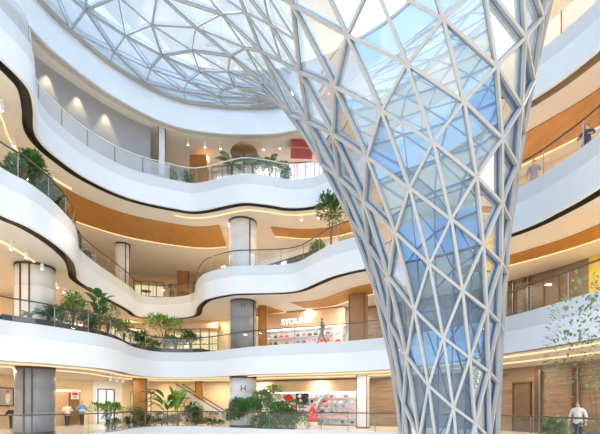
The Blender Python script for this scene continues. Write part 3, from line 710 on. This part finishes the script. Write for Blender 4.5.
poster(1, 277, 291, 1.55, .95, 'white board with red lettering below the red flower poster', 'plainwhite', [(.2, .5, .1, .6, 'red', 'box'), (.36, .45, .12, .5, 'red', 'box'), (.55, .5, .14, .6, 'red', 'box'), (.75, .45, .16, .5, 'red', 'box')])
poster(1, 291.5, 297.5, 1.58, 1.0, 'small red card below the red flower poster', 'red', [(.5, .5, .5, .25, 'plainwhite', 'box')])
poster(1, 298, 308.5, 1.55, .9, 'white board with blue and red lines below the black poster', 'plainwhite', [(.5, .75, .8, .18, 'bluep', 'box'), (.4, .45, .6, .12, 'greyp', 'box'), (.7, .2, .5, .2, 'red', 'box')])
r, w_ = span_empty('display_shelving', 1, 310, 358, .02, .45, 'tall white lit cosmetics shelving with a grey arch at its left', 'shelving')
box_part('back_panel', r, (0, .2, 1.3), (w_, .05, 2.6), M['plainwhite'])
SH = [.15, .55, .95, 1.35, 1.75, 2.15]
for z in SH: box_part('shelf', r, (0, .02, z), (w_, .34, .03), M['plainwhite'])
box_part('light_strip', r, (0, -.1, 2.56), (w_, .08, .05), M['shoplight'])
q = MB(); q.tube([(-w_*.30 + math.cos(t)*.0 + (1-math.sin(t))*-.0 + (w_*.34)*(1-math.cos(t)) - w_*.05, -.24, .0 + 2.45*math.sin(t)) for t in np.linspace(0, PI/2, 16)], .10, 8); q.build('arch', M['greyp'], r, True)
mw = r.matrix_basis.copy() if False else Matrix.Translation(r.location) @ Matrix.Rotation(r.rotation_euler.z, 4, 'Z')
CN = {'red': 'red', 'pinkp': 'pink', 'greyp': 'grey', 'plainwhite': 'white', 'hair': 'black', 'bluep': 'blue', 'tan': 'tan', 'darkwood': 'dark brown', 'goldwood': 'golden brown'}
SN = ['lowest shelf', 'second shelf up', 'third shelf up', 'fourth shelf up', 'fifth shelf up', 'top shelf']
PM = ['red', 'pinkp', 'pinkp', 'greyp', 'plainwhite', 'hair', 'pinkp', 'bluep']; rg = random.Random(12); kinds = {}
def product(mm, kind):
    if (mm, kind) not in kinds:
        q = MB()
        if kind == 0: q.box((0, 0, .11), (.16, .12, .22))
        elif kind == 1: q.lathe([(.05, 0), (.055, .02), (.055, .16), (.025, .19), (.025, .25)], (0, 0, 0), 10)
        else: q.box((0, 0, .07), (.26, .14, .14)); q.box((0, 0, .16), (.2, .1, .04))
        o = q.build('cosmetic_product', M[mm]); kinds[(mm, kind)] = o; return o
    o = kinds[(mm, kind)].copy(); COL.objects.link(o); return o
for z in SH:
    x = -w_/2 + .35; ki = -1
    while x < w_/2 - .2:
        ki += 1; mm = rg.choice(PM); o = product(mm, rg.randrange(3)); o.location = mw @ Vector((x, -.02, z+.015)); o.rotation_euler = (0, 0, r.rotation_euler.z)
        tag(o, '%s cosmetics item, %s on the %s of the white lit shelving' % (CN[mm], nth(ki), SN[SH.index(z)]), 'cosmetics', 'cosmetics on the white shelving'); x += rg.uniform(.34, .55)
r = at_wall('display_figure', 1, 317, .02, 1.0, 'red bottle-shaped display figure on a white plinth before the cosmetics shelving', 'display')
m = MB(); m.lathe([(.42, 0), (.42, .25)], (0, 0, 0), 20); m.build('plinth', M['plainwhite'], r)
m = MB(); m.lathe([(.40, .25), (.42, .5), (.30, .85), (.16, 1.05), (.20, 1.25), (.12, 1.42), (.13, 1.5)], (0, 0, 0), 20); m.build('bottle', M['red'], r, True)
# --- second gallery: the bright shop with the lettered band
r, w_ = span_empty('shop_bulkhead', 2, 266, 349, 7.75, .9, 'tan bulkhead band with lit letters over the bright second gallery shop', 'bulkhead')
box_part('band', r, (0, .4, .66), (w_, .9, 1.32), M['tan']); box_part('light_strip', r, (0, 0, -.03), (w_, .25, .06), M['shoplight'])
s, ws = span_empty('shop_sign', 2, 288, 326, 8.30, 1.0, 'row of glowing shop letters on the second gallery bulkhead', 'sign')
o = text_mesh('lettering', 'SYOUNG', .62, M['signlight'], s, .03); o.rotation_euler = (PI/2, 0, 0); o.location = (-.5, -.02, 0)
o = text_mesh('lettering', 'ON', .42, M['cove'], s, .03); o.rotation_euler = (PI/2, 0, 0); o.location = (1.4, -.02, 0)
r, w_ = span_empty('display_shelving', 2, 268, 347, 5.52, .4, 'long white shelf unit in the bright second gallery shop', 'shelving')
box_part('back_panel', r, (0, .2, 1.1), (w_, .05, 2.2), M['plainwhite'])
for z in (.5, 1.05, 1.6, 2.15): box_part('shelf', r, (0, .0, z), (w_, .36, .03), M['plainwhite'])
mw = Matrix.Translation(r.location) @ Matrix.Rotation(r.rotation_euler.z, 4, 'Z')
kinds2 = {}
def bag(mm):
    if mm not in kinds2:
        q = empty('handbag', (0, 0, 0), 'x', 'bag'); p = MB(); p.add([(-.17,-.07,0),(.17,-.07,0),(.17,.07,0),(-.17,.07,0),(-.13,-.04,.22),(.13,-.04,.22),(.13,.04,.22),(-.13,.04,.22)], [(0,3,2,1),(4,5,6,7),(0,1,5,4),(1,2,6,5),(2,3,7,6),(3,0,4,7)]); p.build('body', M[mm], q)
        p = MB(); p.tube([(.09*math.cos(t), 0, .21+.12*math.sin(t)) for t in np.linspace(0, PI, 9)], .012, 6); p.build('handle', M[mm], q); kinds2[mm] = q; return q
    return copy_tree(kinds2[mm])
for z in (1.05, 1.6):
    for k in range(13):
        mm = rg.choice(['hair', 'greyp', 'pinkp', 'tan', 'darkwood', 'red', 'goldwood']); o = bag(mm); o.location = mw @ Vector((-w_/2 + .4 + k*(w_-.8)/12, -.02, z+.016)); o.rotation_euler = (0, 0, r.rotation_euler.z)
        tag(o, '%s handbag, %s on the %s shelf of the bright second gallery shop' % (CN[mm], nth(k), 'lower' if z < 1.3 else 'upper'), 'bag', 'handbags on the second gallery shelves')
poster(2, 339, 349, 2.0, .03, 'white board with a red emblem beside the dark timber pillar', 'plainwhite', [(.5, .4, .7, .28, 'red', 'disc'), (.5, .4, .35, .1, 'plainwhite', 'box'), (.5, .75, .5, .08, 'greyp', 'box')], 1.3)
# --- third gallery shop
r, w_ = span_empty('shopfront', 3, 258, 342, 11.02, .7, 'grey glazed shopfront with a glowing sign on the third gallery', 'shopfront')
box_part('white_bulkhead', r, (0, .2, 3.36), (w_, .5, .5), M['plainwhite'])
q = MB(); nb = 9
for k in range(nb+1): q.box((-w_/2 + k*w_/nb, 0, 1.55), (.06, .09, 3.1))
q.box((0, 0, .04), (w_, .09, .08)); q.box((0, 0, 3.07), (w_, .1, .08)); q.build('mullions', M['rail'], r)
for k in range(nb): box_part('pane', r, (-w_/2 + (k+.5)*w_/nb, .01, 1.55), (w_/nb-.06, .01, 3.0), M['shop'])
s, ws = span_empty('shop_sign', 3, 266, 294, 13.15, .85, 'glowing white sign with brush-like characters on the third gallery shopfront', 'sign')
glyphs(s, ws, .75, M['signlight'], 9, 4, 1); box_part('rail', s, (0, 0, -.05), (ws, .04, .05), M['rail'])
# --- fourth gallery
r, w_ = span_empty('shopfront', 4, 286, 336, 16.52, .8, 'pink lit shopfront with white display shapes on the fourth gallery', 'shopfront')
box_part('light_box', r, (0, .3, 1.45), (w_, .06, 2.7), M['pinklight'])
q = MB(); nb = 5
for k in range(nb+1): q.box((-w_/2 + k*w_/nb, 0, 1.35), (.06, .09, 2.7))
q.box((0, 0, 2.7), (w_, .1, .08)); q.build('mullions', M['post'], r)
for k in range(nb): box_part('pane', r, (-w_/2 + (k+.5)*w_/nb, .01, 1.33), (w_/nb-.06, .01, 2.6), M['shop'])
q = MB(); q.tube([(-w_*.35, .2, .3), (-w_*.2, .2, 1.2), (0, .2, 1.6), (w_*.2, .2, 1.5), (w_*.35, .2, 1.9)], [.3, .35, .3, .25, .2], 10); q.build('display_shape', M['plainwhite'], r, True)
r, w_ = span_empty('ceiling_canopy', 4, 286, 316, 19.35, 1.55, 'dark red canopy panel above the pink shopfront', 'canopy')
box_part('panel', r, (0, 0, .45), (w_, 1.2, .6), M['maroon']); box_part('edge_trim', r, (0, -.62, .18), (w_, .05, .1), M['goldwood'])
r, w_ = span_empty('portal', 4, 191, 216, 16.52, 1.2, 'orange shop portal with a glowing lamp behind the fourth gallery balustrade', 'portal')
for sx in (-1, 1): box_part('jamb', r, (sx*(w_/2-.35), 0, 1.35), (.7, .6, 2.7), M['goldwood'])
box_part('lintel', r, (0, 0, 3.0), (w_, .65, .6), M['goldwood']); box_part('glass', r, (0, 0, 1.35), (w_-1.4, .02, 2.7), M['shop'])
r, w_ = span_empty('shopfront', 4, 217, 284, 16.52, .8, 'pale grey glazed shopfront behind the palms of the fourth gallery', 'shopfront')
q = MB(); nb = 7
for k in range(nb+1): q.box((-w_/2 + k*w_/nb, 0, 1.4), (.07, .09, 2.8))
q.box((0, 0, 2.8), (w_, .1, .1)); q.build('mullions', M['post'], r)
for k in range(nb): box_part('pane', r, (-w_/2 + (k+.5)*w_/nb, .01, 1.38), (w_/nb-.07, .01, 2.7), M['shop'])
box_part('light_box', r, (0, .45, 1.5), (w_*.9, .05, 1.6), M['whitelight'])
# --- second gallery at far left
poster(2, 2, 17, 3.0, 1.3, 'orange and teal hanging banner at the far left of the second gallery', 'orangep', [(.15, .6, .3, .5, 'greyp', 'box'), (.15, .2, .3, .4, 'pinkp', 'box')], 1.2)
# --- ground gallery shops at left
poster(1, -2, 12, 2.75, 1.55, 'framed picture with a pale figure on the wall at the far left', 'greyp', [(.6, .45, .35, .7, 'plainwhite', 'disc'), (.6, .8, .25, .25, 'orangep', 'disc')], .1, 'picture', 'hair')
def mannequin(n, px, back, label, shirt, z, h=1.6):
    r = at_wall('mannequin', n, px, z, back, label, 'mannequin'); k = h/1.6
    q = MB(); q.lathe([(.22, 0), (.22, .03), (.025, .05), (.025, .85*k)], (0, 0, 0), 14); q.build('stand', M['rail'], r)
    q = MB()
    for c, rr in ((0, 0),): q.lathe([(.17, .78*k), (.20, .9*k), (.19, 1.1*k), (.24, 1.32*k), (.21, 1.42*k), (.08, 1.48*k)], (0, 0, 0), 16)
    for sx in (-1, 1): q.tube([(sx*.18, 0, 1.40*k), (sx*.34, 0, 1.22*k), (sx*.40, 0, 1.1*k)], [.10, .09, .095], 10)
    q.build('shirt', M[shirt], r, True)
    q = MB(); q.lathe([(.06, 1.46*k), (.055, 1.54*k), (.09, 1.60*k), (.10, 1.70*k), (.07, 1.78*k), (.02, 1.80*k)], (0, 0, 0), 14); q.build('head', M['skin'], r, True)
    q = MB()
    for sx in (-1, 1): q.tube([(sx*.09, 0, .80*k), (sx*.10, 0, .42*k), (sx*.10, 0, .06)], [.10, .075, .06], 10)
    q.build('trousers', M['hair'], r, True)
    return r
r, w_ = span_empty('display_backdrop', 1, 52, 78, .02, .3, 'tan clothes display backdrop with dark panel behind the shirts', 'display')
box_part('panel', r, (0, 0, 1.4), (w_, .1, 2.8), M['tan']); box_part('dark_panel', r, (w_*.22, -.07, 1.3), (w_*.42, .06, 2.5), M['darkwood']); box_part('light_strip', r, (0, -.12, 2.7), (w_*.9, .1, .05), M['shoplight'])
mannequin(1, 58.5, 1.0, 'mannequin in a cream T-shirt in the ground gallery clothes shop', 'plainwhite', .02)
mm = mannequin(1, 70.5, 1.4, 'mannequin in a blue and white shirt in the ground gallery clothes shop', 'bluep', .02, 1.75)
q = MB(); q.lathe([(.215, 1.0*1.09), (.212, 1.14*1.09)], (0, 0, 0), 16); q.build('white_band', M['plainwhite'], mm, True)
poster(1, 66.5, 74.5, 2.75, 2.05, 'white poster with red print above the blue shirt mannequin', 'plainwhite', [(.5, .6, .7, .3, 'red', 'box'), (.5, .25, .5, .2, 'greyp', 'box')], .55)
for k, (px, c) in enumerate(((1.5, 'hair'), (4.5, 'darkwood'), (7.5, 'leafdark'), (10.5, 'greyp'), (13.5, 'hair'))):
    mannequin(1, px, 1.0, ['black', 'brown', 'dark green', 'grey', 'second black'][k] + ' coat on a stand below the framed picture at far left', c, .02, 1.35)
r, w_ = span_empty('shop_window', 1, 95, 112, .02, .5, 'bright white lit shop window left of the brown timber pillar', 'shop window')
box_part('light_box', r, (0, .25, 1.5), (w_, .05, 2.6), M['whitelight'])
q = MB()
for sx in (-1, 0, 1): q.box((sx*w_/2, 0, 1.45), (.08, .1, 2.9))
q.box((0, 0, 2.9), (w_, .1, .1)); q.build('frame', M['rail'], r); box_part('pane', r, (0, 0, 1.45), (w_, .01, 2.8), M['shop'])
# --- escalator behind the plants
r, w_ = span_empty('escalator', 1, 186, 236, .02, 1.6, 'escalator with pale glass sides slanting down to the right behind the plants', 'escalator')
q = MB()
for k in range(14): q.box((-w_/2 + (k+.5)*w_/14, 0, 2.6*(1-(k+.5)/14)), (w_/14, .9, .18))
q.build('steps', M['greyp'], r)
for sy in (-1, 1):
    q = MB(); q.add([(-w_/2, sy*.55, 2.55), (w_/2, sy*.55, 0), (w_/2, sy*.55, .8), (-w_/2, sy*.55, 3.35)], [(0, 1, 2, 3)]); q.build('side_glass', M['gfrit'], r)
    q = MB(); q.tube([(-w_/2, sy*.55, 3.4), (w_/2, sy*.55, .85)], .05, 8); q.build('handrail', M['rail'], r)
    q = MB(); q.add([(-w_/2, sy*.6, 2.3), (w_/2, sy*.6, -.0), (w_/2, sy*.6, .2), (-w_/2, sy*.6, 2.6)], [(0, 1, 2, 3)]); q.build('skirt', M['tan'], r)
# --- right side
r, w_ = span_empty('door_recess', 1, 514, 531, .02, .06, 'dark timber door recess in the stone wall of the ground gallery at right', 'door')
box_part('door_leaf', r, (0, 0, 1.4), (w_, .08, 2.8), M['slotbrown'])
q = MB()
for s in (-1, 1): q.box((s*w_/2, 0, 1.45), (.09, .14, 2.9))
q.box((0, 0, 2.9), (w_+.1, .14, .1)); q.build('frame', M['brown'], r)
r, w_ = span_empty('glass_screen', 2, 530, 576, 5.52, 1.3, 'brown framed glass screen before the stone wall on the second gallery at right', 'screen')
q = MB()
for k in range(4): q.box((-w_/2 + k*w_/3, 0, 1.4), (.07, .08, 2.8))
q.box((0, 0, 2.8), (w_, .08, .1)); q.build('frame', M['brown'], r)
for k in range(3): box_part('pane', r, (-w_/2 + (k+.5)*w_/3, 0, 1.4), (w_/3-.07, .012, 2.7), M['shop'])
r, w_ = span_empty('light_wall', 3, 522, 600, 11.02, .5, 'bright cream lit shopfront on the third gallery at right', 'shopfront')
box_part('light_box', r, (0, .2, 1.2), (w_, .06, 2.0), M['whitelight'])
q = MB()
for k in range(6): q.box((-w_/2 + k*w_/5, 0, 1.4), (.08, .1, 2.8))
q.box((0, 0, 2.8), (w_, .1, .25)); q.build('frame', M['tan'], r)
for n_, pxs, z0, z1, lab in ((1, (539, 577), 0, 3.6, 'ground'), (2, (512, 527), 5.5, 9.1, 'second')):
    for px in pxs:
        x, y, a = wall_at(n_, pxb(px), .12); c = empty('wall_post', (x, y, z0+.02), 'dark brown upright post on the stone wall of the %s gallery, %s one' % (lab, 'left' if px == pxs[0] else 'right'), 'post', None, a)
        box_part('upright', c, (0, 0, (z1-z0)/2), (.28, .18, z1-z0-.1), M['brown']); box_part('metal_edge', c, (.16, -.02, (z1-z0)/2), (.05, .2, z1-z0-.1), M['post'])
M['warmlight'] = emis('warm_lightbox', (1, .80, .48), 1.1)
def glazed(n, x0, x1, nb, h, lm, label, goods, back=.7):
    r, w_ = span_empty('shopfront', n, x0, x1, LV[n].z+.02, back, label, 'shopfront'); b = w_/nb
    box_part('light_box', r, (0, .5, h*.55), (w_*.94, .05, h*.7), M[lm]); box_part('bulkhead', r, (0, .15, h+.22), (w_, .4, .44), M['tan'])
    for z in (h*.3, h*.52): box_part('shelf', r, (0, .32, z), (w_*.9, .26, .05), M[goods])
    q = MB()
    for k in range(nb+1): q.box((-w_/2 + k*b, 0, h/2), (.08, .1, h))
    q.box((0, 0, h-.04), (w_, .1, .08)); q.build('mullions', M['midwood'], r)
    for k in range(nb): box_part('pane', r, (-w_/2 + (k+.5)*b, .01, h/2), (b-.08, .012, h-.1), M['shop'])
glazed(1, 130, 152, 3, 2.8, 'warmlight', 'warm lit glazed shopfront behind the feathery plant on the ground gallery', 'darkwood', .5)
glazed(2, 56, 86, 4, 2.9, 'whitelight', 'white lit glazed shopfront right of the stout column on the second gallery', 'greyp')
glazed(2, 104, 146, 5, 2.8, 'warmlight', 'warm lit glazed shopfront behind the bend of the second gallery', 'darkwood')
glazed(2, 168, 222, 6, 2.8, 'warmlight', 'warm lit glazed shopfront left of the blue grey column, second gallery', 'midwood')
glazed(3, 132, 166, 4, 2.9, 'warmlight', 'warm lit shopfront at the back of the recessed third gallery', 'goldwood')
glazed(3, 196, 224, 4, 2.9, 'warmlight', 'warm lit shopfront left of the middle column on the third gallery', 'goldwood')
# ------------------------------------------------------------------ people
def person(loc, rz, label, pose, top, bottom, long_hair=False, skirt=False):
    r = empty('person', loc, label, 'person', rz=rz)
    bm = bmesh.new(); vs = {}
    sk = bm.verts.layers.skin.verify()
    def v(n_, co, rad): x = bm.verts.new(co); x[sk].radius = rad if isinstance(rad, tuple) else (rad, rad); vs[n_] = x; return x
    def e(*ns):
        for a_, b_ in zip(ns, ns[1:]): bm.edges.new((vs[a_], vs[b_]))
    st = .26 if pose == 'walk' else .03
    v('pel', (0, 0, .93), (.15, .11)); v('waist', (0, 0, 1.10), (.125, .095)); v('chest', (0, .01, 1.30), (.155, .11)); v('neckb', (0, .01, 1.45), (.075, .07)); v('neck', (0, -.005, 1.52), .05); v('head', (0, -.02, 1.60), (.078, .09)); v('crown', (0, -.01, 1.70), (.06, .07))
    e('pel', 'waist', 'chest', 'neckb', 'neck', 'head', 'crown')
    for s, t in ((-1, 'l'), (1, 'r')):
        f = s*st
        v(t+'hip', (s*.10, 0, .88), .095); v(t+'knee', (s*.11, -f*.45 - (.04 if pose == 'walk' else 0), .50), .062); v(t+'ank', (s*.11, -f + (.06 if f < 0 else 0), .09), .04); v(t+'toe', (s*.12, -f - .14 + (.06 if f < 0 else 0), .035), .034)
        e('pel', t+'hip', t+'knee', t+'ank', t+'toe')
        sw = -f*.8
        if pose == 'lean': el, wr = (s*.28, -.08, 1.20), (s*.20, -.32, 1.12)
        elif pose == 'phone' and s == 1: el, wr = (s*.25, -.02, 1.15), (s*.16, -.26, 1.28)
        else: el, wr = (s*.26, .03 - sw*.4, 1.15), (s*.27, -.05 - sw, .91)
        v(t+'sho', (s*.17, .01, 1.40), .062); v(t+'elb', el, .042); v(t+'wri', wr, .028)
        d = (Vector(wr)-Vector(el)).normalized(); hp = Vector(wr) + d*.06; v(t+'palm', hp, .028)
        e('chest', t+'sho', t+'elb', t+'wri', t+'palm')
        sd = d.cross(Vector((0, 1, 0) if abs(d.y) < .8 else (0, 0, 1))).normalized()
        for q in range(4):
            b_ = hp + sd*(q-1.5)*.019 + d*.03; c_ = b_ + d*(.035, .042, .04, .03)[q] + Vector((0, -.012, 0))
            v('%sf%d' % (t, q), b_, .009); v('%sg%d' % (t, q), c_, .008); e(t+'palm', '%sf%d' % (t, q), '%sg%d' % (t, q))
        b_ = hp - sd*.035; v(t+'th', b_, .010); v(t+'ti', b_ + d*.035 - sd*.012, .009); e(t+'palm', t+'th', t+'ti')
    me = bpy.data.meshes.new('body'); bm.to_mesh(me); bm.free()
    o = bpy.data.objects.new('body', me); COL.objects.link(o)
    sm = o.modifiers.new('skin', 'SKIN'); sm.use_smooth_shade = True
    ss_ = o.modifiers.new('sub', 'SUBSURF'); ss_.levels = 1; ss_.render_levels = 1
    me.skin_vertices[0].data[0].use_root = True
    bpy.context.view_layer.update()
    m2 = bpy.data.meshes.new_from_object(o.evaluated_get(bpy.context.evaluated_depsgraph_get())); bpy.data.objects.remove(o)
    m2.materials.clear(); m2.materials.append(M['skin']); body = link(bpy.data.objects.new('body', m2), r)
    # clothes: the body surface pushed out, kept between neckline, hem and cuffs
    def garment(name, keep, push, m):
        b2 = bmesh.new(); b2.from_mesh(m2); b2.normal_update()
        for x in b2.verts: x.co += x.normal*push
        bmesh.ops.delete(b2, geom=[f_ for f_ in b2.faces if not keep(f_.calc_center_median())], context='FACES')
        mm_ = bpy.data.meshes.new(name); b2.to_mesh(mm_); b2.free(); mm_.materials.append(m); return link(bpy.data.objects.new(name, mm_), r)
    garment('top', lambda c: .90 < c.z < 1.47 and abs(c.x) < .34 and not (c.z < .99 and abs(c.x) > .2) and c.y > -.24, .016, M[top])
    garment('trousers', lambda c: .10 < c.z < .98 and abs(c.x) < .205, .012, M[bottom])
    garment('shoe', lambda c: c.z <= .105, .010, M['black'])
    garment('hair', lambda c: (c.z > 1.61 and c.y > -.055) or c.z > 1.70 or (long_hair and c.z > 1.42 and c.y > .03 and abs(c.x) < .1), .016, M['hair'])
    if skirt:
        q = MB(); q.lathe([(.17, 1.08), (.20, .9), (.25, .60)], (0, 0, 0), 18); q.build('skirt', M[bottom], r, True)
    q = MB()
    for s in (-1, 1): q.lathe([(.004, -.010), (.011, 0), (.004, .010)], (s*.030, -.105, 1.625), 8)
    q.build('eyes', M['black'], r)
    q = MB(); q.add([(-.014, -.105, 1.595), (.014, -.105, 1.595), (0, -.132, 1.592), (0, -.108, 1.63)], [(0, 2, 3), (2, 1, 3), (0, 1, 2)]); q.build('nose', M['skin'], r)
    return r
M['navy'] = mat('navy_cloth', (.05, .06, .10), .8, noise=.1); M['mauve'] = mat('mauve_cloth', (.42, .34, .42), .8, noise=.1); M['browncloth'] = mat('brown_cloth', (.16, .08, .05), .8, noise=.1); M['palecloth'] = mat('pale_cloth', (.72, .70, .66), .8, noise=.05); M['greycloth'] = mat('grey_cloth', (.22, .20, .22), .8, noise=.1)
def pe(n, px, o): p = edge_at(n, px, o); return (p[0], p[1], LV[n].z + .03)
person(pe(2, 322, .75), -PI/2, 'person in dark grey walking past the bright second gallery shop', 'walk', 'greycloth', 'greycloth', True)
person(pe(3, 172, 1.0), .4, 'person in brown standing at the balustrade of the recessed third gallery', 'phone', 'browncloth', 'navy')
person(pe(3, 87, 1.5), .9, 'person in dark clothes, left one of the pair behind the bend of the third gallery', 'stand', 'navy', 'navy')
person(pe(3, 92.5, 1.7), .7, 'person in dark clothes, right one of the pair behind the bend of the third gallery', 'stand', 'greycloth', 'navy')
person(pe(3, 534, 1.5), -.6, 'person in a mauve top at the third gallery balustrade beside the glass column', 'phone', 'mauve', 'mauve', True)
person(pe(3, 587, 1.35), -.9, 'person with dark hair in navy leaning on the third gallery balustrade at right', 'lean', 'navy', 'navy')
person(pe(1, 578, .8), -.9, 'person in a pale top behind the ground gallery balustrade at right', 'stand', 'palecloth', 'navy')
# tables on the recessed third gallery
def table(px, o, label):
    p = edge_at(3, px, o); r = empty('round_table', (p[0], p[1], 11.02), label, 'table', 'tables on the recessed third gallery')
    q = MB(); q.lathe([(.45, .72), (.45, .76)], (0, 0, 0), 24); q.build('tabletop', M['goldwood'], r)
    q = MB(); q.lathe([(.25, 0), (.25, .03), (.035, .05), (.035, .72)], (0, 0, 0), 14); q.build('pedestal', M['rail'], r)
table(146, 1.2, 'small round table left of the person in brown'); table(184, 1.2, 'small round table right of the person in brown')
# ------------------------------------------------------------------ camera, sky, render look
cd = bpy.data.cameras.new('camera'); co = bpy.data.objects.new('camera', cd); COL.objects.link(co)
cd.sensor_width = 36; cd.lens = 24; cd.shift_y = 188/600; cd.clip_end = 500
co.location = (0, 0, 1.6); co.rotation_euler = (PI/2, 0, 0); SC.camera = co
w = bpy.data.worlds.new('sky'); SC.world = w; w.use_nodes = True; n = w.node_tree.nodes; l = w.node_tree.links
bg = n['Background']
tc = n.new('ShaderNodeTexCoord'); nz = n.new('ShaderNodeTexNoise'); nz.inputs['Scale'].default_value = 2.2; nz.inputs['Detail'].default_value = 6
rp = n.new('ShaderNodeValToRGB')
rp.color_ramp.elements[0].position = .42; rp.color_ramp.elements[0].color = (.42, .66, .95, 1)
rp.color_ramp.elements[1].position = .58; rp.color_ramp.elements[1].color = (.97, .985, 1, 1)
sx = n.new('ShaderNodeSeparateXYZ'); rz = n.new('ShaderNodeMapRange')
rz.inputs['From Min'].default_value = -.05; rz.inputs['From Max'].default_value = .25
mx = n.new('ShaderNodeMix'); mx.data_type = 'RGBA'
mx.inputs[6].default_value = (.50, .47, .43, 1)
l.new(tc.outputs['Generated'], nz.inputs['Vector']); l.new(nz.outputs['Fac'], rp.inputs['Fac'])
l.new(tc.outputs['Generated'], sx.inputs[0]); l.new(sx.outputs['Z'], rz.inputs['Value'])
l.new(rz.outputs['Result'], mx.inputs[0]); l.new(rp.outputs['Color'], mx.inputs[7]); l.new(mx.outputs[2], bg.inputs['Color'])
bg.inputs['Strength'].default_value = SKY
SC.view_settings.view_transform = 'Standard'; SC.view_settings.look = 'None'
SC.view_settings.gamma = 1; SC.view_settings.use_curve_mapping = False
SC.view_settings.exposure = EXPOSURE
SC.cycles.transparent_max_bounces = 32; SC.cycles.max_bounces = 10; SC.cycles.diffuse_bounces = 5
SC.cycles.sample_clamp_indirect = 6
